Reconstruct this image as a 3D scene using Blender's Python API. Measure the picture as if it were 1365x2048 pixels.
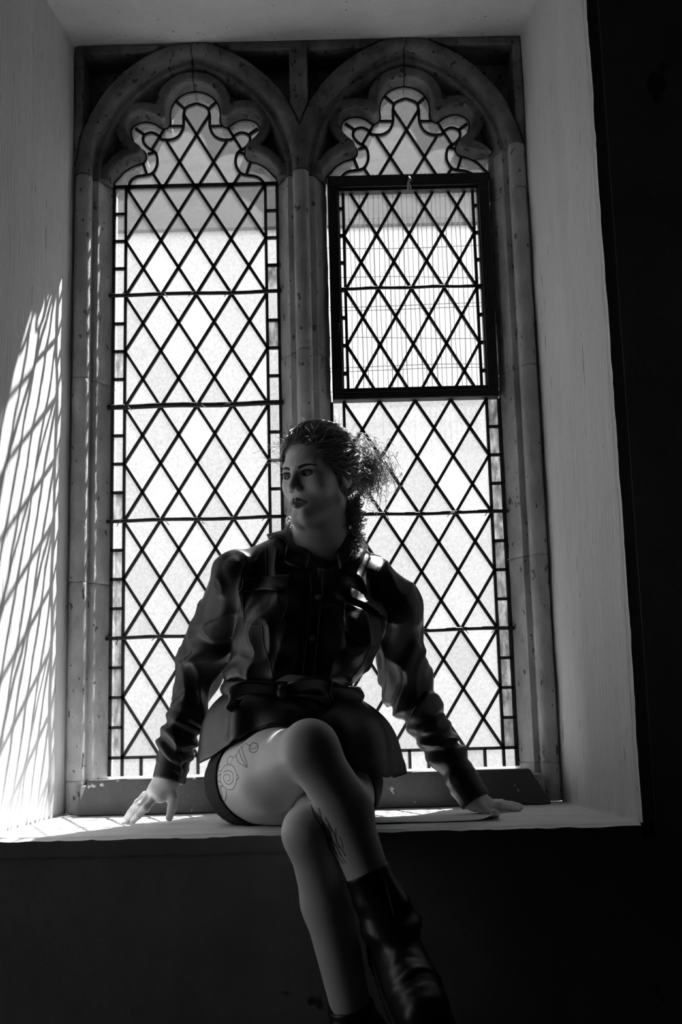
import bpy, math, random
import numpy as np
from mathutils import Vector, Matrix
random.seed(7); RNG = np.random.default_rng(11)
for o in list(bpy.data.objects): bpy.data.objects.remove(o, do_unlink=True)
scene = bpy.context.scene
COL = scene.collection

# ------------------------------------------------------------------ camera
F_PX = 2276.0
CAM = np.array([0.0715, -2.8, 0.232])
PITCH, ROLL, YAW = 0.1716, -0.0259, -0.0044
def cam_axes():
    cp, sp = math.cos(PITCH), math.sin(PITCH); cr, sr = math.cos(ROLL), math.sin(ROLL)
    cy, sy = math.cos(YAW), math.sin(YAW)
    right = np.array([cy, sy, 0.]); fwd = np.array([-sy*cp, cy*cp, sp]); up = np.cross(right, fwd)
    return cr*right+sr*up, -sr*right+cr*up, fwd
AX_R, AX_U, AX_F = cam_axes()
cam_data = bpy.data.cameras.new('camera'); cam = bpy.data.objects.new('camera', cam_data); COL.objects.link(cam)
cam_data.sensor_fit = 'VERTICAL'; cam_data.sensor_height = 36.0; cam_data.sensor_width = 24.0
cam_data.lens = 36.0*F_PX/2048.0
cam_data.clip_start = 0.05
M = Matrix.Identity(4)
for i in range(3):
    M[i][0] = AX_R[i]; M[i][1] = AX_U[i]; M[i][2] = -AX_F[i]; M[i][3] = CAM[i]
cam.matrix_world = M
scene.camera = cam
# real-world points recovered from the photograph's measurements (camera solved from the window's rectangle)
def ray(x, y): return AX_F + (x-682.5)/F_PX*AX_R - (y-1024)/F_PX*AX_U
def atY(x, y, Y):
    d = ray(x, y); return CAM + d*((Y-CAM[1])/d[1])
def atZ(x, y, Z):
    d = ray(x, y); return CAM + d*((Z-CAM[2])/d[2])

# ------------------------------------------------------------------ world, sun, exposure
world = bpy.data.worlds.new('world'); scene.world = world; world.use_nodes = True
bg = world.node_tree.nodes['Background']; bg.inputs[0].default_value = (1, 1, 1, 1); bg.inputs[1].default_value = 1.5
SUN_AZ, SUN_EL = math.radians(35), math.radians(55)     # azimuth from +Y (outside) towards +X
sd = bpy.data.lights.new('sun', 'SUN'); sd.energy = 31; sd.angle = math.radians(0.6)
sun = bpy.data.objects.new('sun', sd); COL.objects.link(sun)
sdir = Vector((-math.sin(SUN_AZ)*math.cos(SUN_EL), -math.cos(SUN_AZ)*math.cos(SUN_EL), -math.sin(SUN_EL)))
sun.rotation_euler = sdir.to_track_quat('-Z', 'Y').to_euler(); sun.location = (8, 8, 9)
vs = scene.view_settings
vs.view_transform = 'Standard'; vs.look = 'None'; vs.exposure = 0.0; vs.gamma = 1.0; vs.use_curve_mapping = False

# ------------------------------------------------------------------ helpers
def tag(o, label=None, cat=None, group=None, kind=None):
    if label: o['label'] = label
    if cat: o['category'] = cat
    if group: o['group'] = group
    if kind: o['kind'] = kind
    return o
def empty(name, loc=(0, 0, 0)):
    o = bpy.data.objects.new(name, None); COL.objects.link(o); o.location = loc; o.empty_display_size = .05
    return o
def link_mesh(name, me, parent=None):
    o = bpy.data.objects.new(name, me); COL.objects.link(o)
    if parent is not None:
        o.parent = parent
        if parent.type == 'EMPTY': o.matrix_parent_inverse = Matrix.Translation(parent.location).inverted()
    return o
def mk(name, v, f, mat, parent=None, smooth=False):
    me = bpy.data.meshes.new(name)
    v = np.asarray(v, dtype=np.float64)
    if isinstance(f, np.ndarray):
        n = f.shape[1]
        me.vertices.add(len(v)); me.vertices.foreach_set('co', v.ravel())
        me.loops.add(f.size); me.loops.foreach_set('vertex_index', f.ravel().astype(np.int32))
        me.polygons.add(len(f)); me.polygons.foreach_set('loop_start', np.arange(0, f.size, n, dtype=np.int32))
        try: me.polygons.foreach_set('loop_total', np.full(len(f), n, dtype=np.int32))
        except Exception: pass
        me.update(calc_edges=True); me.validate()
    else:
        me.from_pydata([tuple(p) for p in v], [], f); me.update()
    if smooth: me.polygons.foreach_set('use_smooth', [True]*len(me.polygons))
    if mat: me.materials.append(mat)
    return link_mesh(name, me, parent)
class MB:
    def __init__(s): s.v = []; s.f = []
    def add(s, v, f):
        b = len(s.v); s.v += [tuple(map(float, p)) for p in v]; s.f += [tuple(i+b for i in q) for q in f]; return s
    def box(s, x0, x1, y0, y1, z0, z1):
        return s.add([(x0,y0,z0),(x1,y0,z0),(x1,y1,z0),(x0,y1,z0),(x0,y0,z1),(x1,y0,z1),(x1,y1,z1),(x0,y1,z1)],
                     [(0,3,2,1),(4,5,6,7),(0,1,5,4),(1,2,6,5),(2,3,7,6),(3,0,4,7)])
    def bar(s, a, b, w, d, n=(0, 1, 0)):
        """flat bar from a to b, width w across n, depth d along n"""
        a = np.array(a, float); b = np.array(b, float); n = np.array(n, float)
        t = (b-a)/np.linalg.norm(b-a); u = np.cross(t, n); u /= np.linalg.norm(u); nn = np.cross(u, t)
        v = []
        for p in (a, b):
            for (i, j) in ((-1,-1),(1,-1),(1,1),(-1,1)): v.append(p+u*i*w/2+nn*j*d/2)
        return s.add(v, [(0,1,2,3),(7,6,5,4),(0,4,5,1),(1,5,6,2),(2,6,7,3),(3,7,4,0)])
    def tube(s, pts, r, n=8, closed=False):
        P = np.array(pts, float); m = len(P)
        r = np.broadcast_to(np.asarray(r, float), (m,))
        T = np.gradient(P, axis=0) if not closed else (np.roll(P, -1, 0)-np.roll(P, 1, 0))
        T /= np.linalg.norm(T, axis=1)[:, None]+1e-12
        u = np.cross(T[0], (0.3, 0.9, 0.2)); u /= np.linalg.norm(u); V = []
        for i in range(m):
            u = u-T[i]*np.dot(u, T[i]); u /= np.linalg.norm(u); w = np.cross(T[i], u)
            for k in range(n):
                a = 2*math.pi*k/n; V.append(P[i]+r[i]*(u*math.cos(a)+w*math.sin(a)))
        Fc = []
        for i in range(m if closed else m-1):
            j = (i+1) % m
            for k in range(n): Fc.append((i*n+k, i*n+(k+1) % n, j*n+(k+1) % n, j*n+k))
        if not closed: Fc += [tuple(range(n))[::-1], tuple((m-1)*n+k for k in range(n))]
        return s.add(V, Fc)
    def strip(s, pts, w, d):
        """mitred flat came along a polyline in the XZ plane at constant Y"""
        P = np.array(pts, float); T = np.gradient(P, axis=0); T /= np.linalg.norm(T, axis=1)[:, None]+1e-12
        N = np.stack([-T[:, 2], 0*T[:, 0], T[:, 0]], 1); V = []
        for p, n in zip(P, N):
            for (i, j) in ((-1,-1),(1,-1),(1,1),(-1,1)): V.append(p+n*i*w/2+np.array([0, j*d/2, 0]))
        m = len(P); Fc = [(0,1,2,3), tuple(4*(m-1)+k for k in (3,2,1,0))]
        for i in range(m-1):
            for k in range(4): Fc.append((4*i+k, 4*i+4+k, 4*i+4+(k+1) % 4, 4*i+(k+1) % 4))
        return s.add(V, Fc)
    def build(s, name, mat, parent=None, smooth=False): return mk(name, s.v, s.f, mat, parent, smooth)

# ------------------------------------------------------------------ materials
def g(v): return (v, v, v, 1)
def mat(name, base=.5, rough=.7, var=0., scale=8., bump=0., bscale=60., stretch=(1,1,1), spec=.3, detail=6., sheen=0, coat=0, spots=None, dist=.004):
    m = bpy.data.materials.new(name); m.use_nodes = True; nt = m.node_tree; b = nt.nodes['Principled BSDF']
    b.inputs['Base Color'].default_value = g(base); b.inputs['Roughness'].default_value = rough
    b.inputs['Specular IOR Level'].default_value = spec
    if coat: b.inputs['Coat Weight'].default_value = coat; b.inputs['Coat Roughness'].default_value = .2
    tc = nt.nodes.new('ShaderNodeTexCoord'); mp = nt.nodes.new('ShaderNodeMapping'); mp.inputs['Scale'].default_value = stretch
    nt.links.new(tc.outputs['Object'], mp.inputs['Vector'])
    if var:
        n = nt.nodes.new('ShaderNodeTexNoise'); n.inputs['Scale'].default_value = scale; n.inputs['Detail'].default_value = detail
        n.inputs['Roughness'].default_value = .62
        r = nt.nodes.new('ShaderNodeValToRGB')
        r.color_ramp.elements[0].position = .3; r.color_ramp.elements[1].position = .7
        r.color_ramp.elements[0].color = g(max(0, base-var)); r.color_ramp.elements[1].color = g(min(1, base+var))
        nt.links.new(mp.outputs[0], n.inputs['Vector']); nt.links.new(n.outputs['Fac'], r.inputs[0])
        col = r.outputs[0]
        if spots:
            sc, thr, val = spots
            n2 = nt.nodes.new('ShaderNodeTexNoise'); n2.inputs['Scale'].default_value = sc; n2.inputs['Detail'].default_value = 3
            nt.links.new(mp.outputs[0], n2.inputs['Vector'])
            r2 = nt.nodes.new('ShaderNodeValToRGB'); r2.color_ramp.elements[0].position = thr; r2.color_ramp.elements[1].position = min(1, thr+.02)
            nt.links.new(n2.outputs['Fac'], r2.inputs[0])
            mx = nt.nodes.new('ShaderNodeMix'); mx.data_type = 'RGBA'
            nt.links.new(r2.outputs[0], mx.inputs[0]); nt.links.new(col, mx.inputs[6]); mx.inputs[7].default_value = g(val)
            col = mx.outputs[2]
        nt.links.new(col, b.inputs['Base Color'])
    if bump:
        n = nt.nodes.new('ShaderNodeTexNoise'); n.inputs['Scale'].default_value = bscale; n.inputs['Detail'].default_value = 7
        n.inputs['Roughness'].default_value = .6
        bp = nt.nodes.new('ShaderNodeBump'); bp.inputs['Strength'].default_value = bump; bp.inputs['Distance'].default_value = dist
        nt.links.new(mp.outputs[0], n.inputs['Vector']); nt.links.new(n.outputs['Fac'], bp.inputs['Height']); nt.links.new(bp.outputs[0], b.inputs['Normal'])
    return m
def glass(name, lo, hi, nscale, diffuse, stretch=(1,1,1), rnd=.15, rough=.1):
    m = bpy.data.materials.new(name); m.use_nodes = True; nt = m.node_tree; nt.nodes.clear()
    out = nt.nodes.new('ShaderNodeOutputMaterial'); tr = nt.nodes.new('ShaderNodeBsdfTransparent'); tl = nt.nodes.new('ShaderNodeBsdfTranslucent')
    gl = nt.nodes.new('ShaderNodeBsdfGlossy'); gl.inputs['Roughness'].default_value = rough
    tc = nt.nodes.new('ShaderNodeTexCoord'); mp = nt.nodes.new('ShaderNodeMapping'); mp.inputs['Scale'].default_value = stretch
    n = nt.nodes.new('ShaderNodeTexNoise'); n.inputs['Scale'].default_value = nscale; n.inputs['Detail'].default_value = 5; n.inputs['Roughness'].default_value = .65
    oi = nt.nodes.new('ShaderNodeObjectInfo'); va = nt.nodes.new('ShaderNodeVectorMath'); va.operation = 'MULTIPLY_ADD'
    nt.links.new(tc.outputs['Object'], mp.inputs[0]); nt.links.new(oi.outputs['Random'], va.inputs[0]); va.inputs[1].default_value = (17, 31, 23)
    nt.links.new(mp.outputs[0], va.inputs[2]); nt.links.new(va.outputs[0], n.inputs['Vector'])
    r = nt.nodes.new('ShaderNodeValToRGB'); r.color_ramp.elements[0].position = .35; r.color_ramp.elements[1].position = .62
    r.color_ramp.elements[0].color = g(lo); r.color_ramp.elements[1].color = g(hi)
    nt.links.new(n.outputs['Fac'], r.inputs[0])
    mr = nt.nodes.new('ShaderNodeMapRange'); mr.inputs[3].default_value = 1-rnd; mr.inputs[4].default_value = 1.0
    nt.links.new(oi.outputs['Random'], mr.inputs[0])
    mm = nt.nodes.new('ShaderNodeMix'); mm.data_type = 'RGBA'; mm.blend_type = 'MULTIPLY'; mm.inputs[0].default_value = 1
    nt.links.new(r.outputs[0], mm.inputs[6]); nt.links.new(mr.outputs[0], mm.inputs[7])
    nt.links.new(mm.outputs[2], tr.inputs[0]); tl.inputs[0].default_value = g(.85); gl.inputs[0].default_value = g(.9)
    bp = nt.nodes.new('ShaderNodeBump'); bp.inputs['Strength'].default_value = .4; bp.inputs['Distance'].default_value = .002
    nt.links.new(n.outputs['Fac'], bp.inputs['Height']); nt.links.new(bp.outputs[0], gl.inputs['Normal']); nt.links.new(bp.outputs[0], tl.inputs['Normal'])
    m1 = nt.nodes.new('ShaderNodeMixShader'); m1.inputs[0].default_value = diffuse
    nt.links.new(tr.outputs[0], m1.inputs[1]); nt.links.new(tl.outputs[0], m1.inputs[2])
    m2 = nt.nodes.new('ShaderNodeMixShader'); m2.inputs[0].default_value = .04
    nt.links.new(m1.outputs[0], m2.inputs[1]); nt.links.new(gl.outputs[0], m2.inputs[2]); nt.links.new(m2.outputs[0], out.inputs[0])
    return m
MT = dict(
    plaster=mat('painted_plaster', .80, .85, .06, 5, .8, 80, (1.6, 1.6, .16), .15, 8, spots=(60, .70, .3), dist=.005),
    sillpaint=mat('sill_paint', .86, .6, .09, 9, .35, 40, (.5, 1.6, 1), .3, 8, spots=(38, .72, .25)),
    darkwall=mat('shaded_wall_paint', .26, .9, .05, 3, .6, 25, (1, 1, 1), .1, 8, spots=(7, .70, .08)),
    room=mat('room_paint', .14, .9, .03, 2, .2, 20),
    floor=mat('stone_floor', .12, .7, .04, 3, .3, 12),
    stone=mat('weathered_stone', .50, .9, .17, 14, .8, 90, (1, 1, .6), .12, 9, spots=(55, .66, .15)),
    headstone=mat('shade_darkened_weathered_stone', .19, .9, .12, 11, .9, 80, (1, 1, .8), .12, 10, spots=(50, .64, .06)),  # darker copy of the weathered stone: shade of the heads put into its colour
    board=mat('dark_painted_board', .075, .55, .02, 12, .4, 60, (1, 1, 1), .35, 8, spots=(34, .665, .45)),
    lead=mat('lead_came', .03, .55, .015, 60, .4, 200, spec=.4),
    iron=mat('black_iron', .012, .5, .006, 40, .3, 150, spec=.4),
    catch=mat('brass_catch', .45, .35, .1, 60, .2, 100),
    pane=glass('obscured_glass', .79, .90, 130, .03, rnd=.12),
    clear=glass('clear_glass', .96, .99, 14, .02, rnd=.02, rough=.05),
    old=glass('dark_view_old_glass', .30, .80, 40, .05, (1.5, 1, .5), rnd=.25),  # border panes: dark outside view and reflections painted into the tint
    render=mat('white_render', .88, .9, .03, 1.5, .3, 12),
    slate=mat('grey_slate', .062, 1., .010, 3, .3, 10, spec=0),
    ground=mat('pale_gravel', .30, .9, .05, 4, .5, 30),
    wire=mat('galvanised_wire', .12, .5, .03, 30, spec=.4),
)
# ------------------------------------------------------------------ SDF / surface-net tools
def surface_nets(Fv, org, h):
    Fv = np.ascontiguousarray(Fv, dtype=np.float32); S = Fv < 0
    nx, ny, nz = Fv.shape
    def c(A, i, j, k): return A[i:nx-1+i, j:ny-1+j, k:nz-1+k]
    cnt = np.zeros((nx-1, ny-1, nz-1), np.uint8)
    for i in (0, 1):
        for j in (0, 1):
            for k in (0, 1): cnt += c(S, i, j, k)
    act = (cnt > 0) & (cnt < 8); I = np.argwhere(act)
    if len(I) == 0: return np.zeros((0, 3)), np.zeros((0, 4), int)
    idx = np.full(act.shape, -1, np.int32); idx[act] = np.arange(len(I))
    pos = np.zeros((len(I), 3)); n = np.zeros(len(I))
    for ax in range(3):
        o1, o2 = [a for a in range(3) if a != ax]
        for a in (0, 1):
            for b in (0, 1):
                d0 = [0, 0, 0]; d0[o1] = a; d0[o2] = b; d1 = list(d0); d1[ax] = 1
                f0 = Fv[I[:, 0]+d0[0], I[:, 1]+d0[1], I[:, 2]+d0[2]].astype(float); f1 = Fv[I[:, 0]+d1[0], I[:, 1]+d1[1], I[:, 2]+d1[2]].astype(float)
                m = (f0 < 0) != (f1 < 0); t = np.where(m, f0/np.where(m, f0-f1, 1), 0)
                p = np.zeros((len(I), 3)); p[:, o1] = a; p[:, o2] = b; p[:, ax] = t
                pos += p*m[:, None]; n += m
    V = (I+pos/n[:, None])*h+np.asarray(org)
    Q = []
    for ax in range(3):
        o1, o2 = [(1, 2), (2, 0), (0, 1)][ax]
        sl0 = [slice(None)]*3; sl1 = [slice(None)]*3; sl0[ax] = slice(0, -1); sl1[ax] = slice(1, None)
        s0 = S[tuple(sl0)]; s1 = S[tuple(sl1)]; E = np.argwhere(s0 != s1)
        ok = np.ones(len(E), bool); lim = (nx, ny, nz)
        for o in (o1, o2): ok &= (E[:, o] > 0) & (E[:, o] < lim[o]-1)
        E = E[ok]; fl = s0[E[:, 0], E[:, 1], E[:, 2]]
        def cell(a, b):
            X = E.copy(); X[:, o1] -= a; X[:, o2] -= b; return idx[X[:, 0], X[:, 1], X[:, 2]]
        q = np.stack([cell(1, 1), cell(0, 1), cell(0, 0), cell(1, 0)], 1)
        q[~fl] = q[~fl][:, ::-1]; Q.append(q)
    Q = np.concatenate(Q); Q = Q[(Q >= 0).all(1)]
    return V, Q.astype(np.int32)
def mesh_sdf(fn, lo, hi, h, block=8):
    """dense grid, but the field is evaluated only near the surface"""
    lo = np.array(lo, float); hi = np.array(hi, float); nb = np.ceil((hi-lo)/(h*block)).astype(int)
    n = nb*block+1; H = h*block
    cx = [lo[a]+(np.arange(nb[a])+.5)*H for a in range(3)]
    G = np.stack(np.meshgrid(*cx, indexing='ij'), -1).reshape(-1, 3)
    d = fn(G).reshape(nb); near = np.abs(d) < H*1.15
    Fv = np.repeat(np.repeat(np.repeat(np.where(d < 0, -1., 1.).astype(np.float32), block, 0), block, 1), block, 2)
    Fv = np.pad(Fv, ((0, 1),)*3, mode='edge')
    mask = np.zeros(n, bool)
    B = np.argwhere(near)
    for (i, j, k) in B: mask[i*block:(i+1)*block+1, j*block:(j+1)*block+1, k*block:(k+1)*block+1] = True
    P = np.argwhere(mask)
    for s in range(0, len(P), 400000):
        q = P[s:s+400000]; Fv[q[:, 0], q[:, 1], q[:, 2]] = fn(q*h+lo)
    return surface_nets(Fv, lo, h)
def smin(a, b, k):
    hh = np.clip(.5+.5*(b-a)/k, 0, 1); return b+(a-b)*hh-k*hh*(1-hh)
def smax(a, b, k): return -smin(-a, -b, k)
def cone(P, a, b, ra, rb):
    """tapered capsule"""
    a = np.asarray(a, float); b = np.asarray(b, float); ab = b-a
    t = np.clip(((P-a)@ab)/(ab@ab), 0, 1)
    return np.linalg.norm(P-a-t[:, None]*ab, axis=1)-(ra+(rb-ra)*t)
def ell(P, c, r, Rm=None):
    q = P-np.asarray(c, float)
    if Rm is not None: q = q@Rm
    r = np.asarray(r, float); k0 = np.linalg.norm(q/r, axis=1); k1 = np.linalg.norm(q/r**2, axis=1)
    return np.where(k1 > 1e-9, k0*(k0-1)/np.maximum(k1, 1e-9), -r.min())
def rbox(P, c, b, rad, Rm=None):
    q = P-np.asarray(c, float)
    if Rm is not None: q = q@Rm
    q = np.abs(q)-(np.asarray(b, float)-rad)
    return np.linalg.norm(np.maximum(q, 0), axis=1)+np.minimum(q.max(1), 0)-rad
def vnoise(P, s, seed=0):
    """smooth value noise, about -1..1"""
    Q = np.asarray(P)*s; i = np.floor(Q).astype(np.int64); f = Q-i; f = f*f*(3-2*f)
    def hsh(a, b, c):
        x = (a*73856093) ^ (b*19349663) ^ (c*83492791) ^ (seed*2654435761)
        x = (x ^ (x >> 13))*1274126177; x = x & 0x7fffffff; x = (x ^ (x >> 16)) & 0xffff
        return x/32767.5-1
    r = 0
    for dx in (0, 1):
        for dy in (0, 1):
            for dz in (0, 1):
                w = (f[:, 0] if dx else 1-f[:, 0])*(f[:, 1] if dy else 1-f[:, 1])*(f[:, 2] if dz else 1-f[:, 2])
                r = r+w*hsh(i[:, 0]+dx, i[:, 1]+dy, i[:, 2]+dz)
    return r

# ------------------------------------------------------------------ the room
Y_F = -0.52                                       # room face of the window wall
H_OP = 2.012; W_OP = 0.600                         # stone opening: half width, height above the sill
FRX = 0.648; FZ = 1.985                            # opening at the room face (splayed sides, soffit falling a little)
ZF, ZC = -0.88, 4.6; XL, XR = -2.0, 4.0; YB = -8.0
def struct(o, label=None, cat=None): return tag(o, label, cat, kind='structure')
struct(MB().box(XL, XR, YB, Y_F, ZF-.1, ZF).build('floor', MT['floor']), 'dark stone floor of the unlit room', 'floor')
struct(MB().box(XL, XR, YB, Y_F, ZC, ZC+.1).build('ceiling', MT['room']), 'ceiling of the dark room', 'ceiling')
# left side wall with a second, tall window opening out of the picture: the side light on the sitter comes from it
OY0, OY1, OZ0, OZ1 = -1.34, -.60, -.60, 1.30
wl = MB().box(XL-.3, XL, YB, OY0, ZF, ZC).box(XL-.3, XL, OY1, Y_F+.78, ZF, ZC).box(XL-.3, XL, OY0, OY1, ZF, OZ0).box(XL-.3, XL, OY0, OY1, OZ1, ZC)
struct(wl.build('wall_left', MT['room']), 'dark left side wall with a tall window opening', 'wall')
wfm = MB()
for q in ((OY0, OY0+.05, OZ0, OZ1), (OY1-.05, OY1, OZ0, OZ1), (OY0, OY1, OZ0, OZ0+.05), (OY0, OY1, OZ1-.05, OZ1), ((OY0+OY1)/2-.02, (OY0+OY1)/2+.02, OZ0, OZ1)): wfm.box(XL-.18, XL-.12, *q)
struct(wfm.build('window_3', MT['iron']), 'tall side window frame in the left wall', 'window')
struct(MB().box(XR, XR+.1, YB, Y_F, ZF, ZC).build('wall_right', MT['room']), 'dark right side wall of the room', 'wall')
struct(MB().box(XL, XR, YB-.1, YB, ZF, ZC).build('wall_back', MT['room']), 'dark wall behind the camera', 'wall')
def reveal(name, a, b, c, d, nu, nv, m, amp, label, cat, thick, flip=False):
    """painted plaster slab whose face runs a->b (u) and a->d (v); worn edges and uneven face"""
    a, b, c, d = [np.array(p, float) for p in (a, b, c, d)]
    nrm = -np.cross(b-a, d-a); nrm /= np.linalg.norm(nrm)
    U, W = np.meshgrid(np.linspace(0, 1, nu+1), np.linspace(0, 1, nv+1), indexing='ij'); u = U.ravel()[:, None]; w = W.ravel()[:, None]
    P = a*(1-u)*(1-w)+b*u*(1-w)+c*u*w+d*(1-u)*w
    n = .6*vnoise(P, 7, 3)+.3*vnoise(P, 19, 5)+.15*vnoise(P*np.array([1, 1, .4]), 55, 8)
    P = P+nrm*(amp*n)[:, None]
    edge = np.exp(-(((u[:, 0] if flip else 1-u[:, 0]))/.012)**2)                 # arris at the room face: rounded and chipped
    P = P-nrm*(edge*(.004+.003*np.abs(vnoise(P, 30, 9))))[:, None]
    nn = len(P); B = P-nrm*thick
    Q = []
    for i in range(nu):
        for j in range(nv):
            k = i*(nv+1)+j; Q.append((k, k+1, k+nv+2, k+nv+1))
    Fb = [tuple(reversed([x+nn for x in q])) for q in Q]; S = []
    def side(ix):
        for p, q in zip(ix[:-1], ix[1:]): S.append((q, q+nn, p+nn, p))
    side([i*(nv+1) for i in range(nu+1)][::-1]); side([nu*(nv+1)+j for j in range(nv+1)][::-1])
    side([i*(nv+1)+nv for i in range(nu+1)]); side([j for j in range(nv+1)])
    o = mk(name, np.concatenate([P, B]), np.array(Q+Fb+S, np.int32), m, None, True)
    o.data.polygons.foreach_set('use_smooth', [True]*len(Q)+[False]*(len(Fb)+len(S)))
    o.data.materials.append(MT['darkwall']); o.data.polygons.foreach_set('material_index', [0]*len(Q)+[1]*(len(Fb)+len(S)))
    return struct(o, label, cat)
# front room wall, four slabs around the opening, solid through to the outside
YO = .26
TH = .03
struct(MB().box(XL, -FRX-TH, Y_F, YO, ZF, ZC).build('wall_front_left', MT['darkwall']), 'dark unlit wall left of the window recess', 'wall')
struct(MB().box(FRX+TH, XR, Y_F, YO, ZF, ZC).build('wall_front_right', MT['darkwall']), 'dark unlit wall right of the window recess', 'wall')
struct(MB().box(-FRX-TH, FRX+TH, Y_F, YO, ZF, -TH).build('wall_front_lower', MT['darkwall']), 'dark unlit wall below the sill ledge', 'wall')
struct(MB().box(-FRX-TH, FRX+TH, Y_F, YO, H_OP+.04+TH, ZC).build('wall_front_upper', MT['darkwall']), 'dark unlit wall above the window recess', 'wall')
reveal('trim_1', (-W_OP, .03, 0), (-FRX, Y_F, 0), (-FRX, Y_F, FZ), (-W_OP, .03, H_OP), 60, 220, MT['plaster'], .0035, 'brushed white plaster reveal at left, striped with window sunlight', 'reveal', .02+TH)
reveal('trim_2', (FRX, Y_F, 0), (W_OP, .03, 0), (W_OP, .03, H_OP), (FRX, Y_F, FZ), 60, 220, MT['plaster'], .0035, 'brushed white plaster reveal at right of the window', 'reveal', .02+TH, True)
reveal('trim_3', (-W_OP-.05, .03, H_OP), (-FRX, Y_F, FZ), (FRX, Y_F, FZ), (W_OP+.05, .03, H_OP), 40, 90, MT['plaster'], .002, 'smooth white soffit over the window recess', 'soffit', .1)
reveal('trim_4', (W_OP+.03, .03, 0), (FRX, Y_F-.004, 0), (-FRX, Y_F-.004, 0), (-W_OP-.03, .03, 0), 50, 140, MT['sillpaint'], .0012, 'worn white painted sill ledge the woman sits on', 'window sill', .03)

# ------------------------------------------------------------------ stone surround
LC = .288                                          # light centre |x|
GY = .10                                           # glass plane
Z_SP = 1.645
R_ARCH = .35; HS = .267
# half outline of the cusped opening of one light (dx from the centre, z), traced at the glass plane
def zoomL(u, v): return 130+u*.34432, 60+v*.34432
_half = [(300,915),(302,890),(315,862),(345,828),(395,797),(440,783),(462,768),(472,742),(462,715),(430,690),(398,655),(383,610),(392,573),(425,548),(475,538),(525,550),(570,578),(598,570),(612,545),(610,500),(620,450),(655,402),(705,372),(765,361)]
FOIL = []
for (u, v) in _half:
    p = atY(*zoomL(u, v), GY); FOIL.append((abs(p[0]+.2885), p[2]))
FOIL[0] = (.222, Z_SP-.004); FOIL[1] = (.2215, FOIL[1][1]); FOIL[-1] = (0., FOIL[-1][1])
def smooth_poly(pts, n=6):
    P = np.array(pts, float); out = []
    for i in range(len(P)-1):
        p0 = P[max(i-1, 0)]; p1 = P[i]; p2 = P[i+1]; p3 = P[min(i+2, len(P)-1)]
        for t in np.linspace(0, 1, n, endpoint=False):
            out.append(.5*((2*p1)+(-p0+p2)*t+(2*p0-5*p1+4*p2-p3)*t*t+(-p0+3*p1-3*p2+p3)*t**3))
    out.append(P[-1]); return np.array(out)
_h = smooth_poly(FOIL, 5)
FOILC = np.concatenate([_h*np.array([-1, 1]), (_h[::-1])[1:]])        # left bottom -> top -> right bottom, local x
_full = np.concatenate([[[-.222, 1.0]], FOILC, [[.222, 1.0]]])        # opening continues down the light
def poly_sd(px, pz, poly):
    a = poly; b = np.roll(poly, -1, 0); d = np.full(px.shape, 1e9); ins = np.zeros(px.shape, bool)
    for (ax, az), (bx, bz) in zip(a, b):
        ex, ez = bx-ax, bz-az; wx, wz = px-ax, pz-az
        t = np.clip((wx*ex+wz*ez)/(ex*ex+ez*ez+1e-15), 0, 1); d = np.minimum(d, (wx-ex*t)**2+(wz-ez*t)**2)
        cnd = (az > pz) != (bz > pz)
        if abs(ez) > 1e-12: ins ^= cnd & (px < ax+(pz-az)*ex/ez)
    d = np.sqrt(d); return np.where(ins, -d, d)
def arch_sd(dx, z):
    """signed distance to the pointed arch; negative inside the opening"""
    u = np.abs(dx); zz = z-Z_SP
    d_up = np.hypot(u+R_ARCH-HS, np.maximum(zz, 0))-R_ARCH
    return np.where(zz > 0, d_up, u-HS)
surround = empty('trim_5'); struct(surround, 'carved weathered stone window surround with two cusped pointed heads', 'stone tracery')
def head_stone(x0, x1, z0l, z0r, ztop):
    h = .0026
    xs = np.arange(x0, x1+h, h); zs = np.arange(1.60, ztop+3*h, h); ys = np.arange(-.012, .165, h)
    X, Z = np.meshgrid(xs, zs, indexing='ij'); px, pz = X.ravel(), Z.ravel()
    loc = np.where(px < 0, px+LC, px-LC)
    a = arch_sd(loc, pz); df = poly_sd(loc, pz, _full)
    nz3 = np.stack([px, 0*px, pz], 1)
    wob = .0014*vnoise(nz3, 45, 2)+.0022*np.maximum(0, vnoise(nz3, 22, 6)-.25)
    a = a+wob; Rr = .0215
    # spandrel recesses
    sp = np.minimum.reduce([a-.043, np.where(np.abs(px) < .3, np.abs(px)-.024, 9.), .577-np.abs(px), 1.985-pz, np.full_like(pz, 9)])
    sp = np.minimum(sp, pz-1.70)
    Fv = np.empty((len(xs), len(ys), len(zs)), np.float32)
    shp = X.shape
    lo_z = np.where(px < (x0+x1)/2, z0l, z0r)
    for j, y in enumerate(ys):
        roll = np.minimum(np.hypot(a-Rr, y-Rr)-Rr, np.maximum(-a, Rr-y))
        face = np.maximum(Rr*2-a, .004-y+0*a)                                   # flat face beyond the roll
        f = np.minimum(roll, face)
        f = np.maximum(f, -np.maximum(-sp, y-.105))                              # sunk spandrel
        cham = np.maximum.reduce([.042-y+0*a, -.894*(a+.015)-.447*(y-.042), a-.01])
        f = np.minimum(f, cham)
        eye = np.maximum(.086-y+0*a, a)                                         # back plane between foils
        dfy = df-.22*max(0, GY-y)*.6
        ring = np.maximum(np.abs(dfy-.013)-.014, .046-y)
        ring = np.maximum(ring, (np.abs(dfy-.013)-.014+.046-y)*.707+.004)       # chamfered edge
        f = np.minimum(f, np.minimum(eye, ring))
        f = np.maximum(f, -dfy)
        f = np.maximum.reduce([f, y-.158+0*a, x0+.0018-px, px-x1+.0018, lo_z-pz, pz-ztop])
        Fv[:, j, :] = f.reshape(shp)
    V, Q = surface_nets(Fv, (xs[0], ys[0], zs[0]), h)
    return mk('head_stone', V, Q, MT['headstone'], surround, True)
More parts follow.
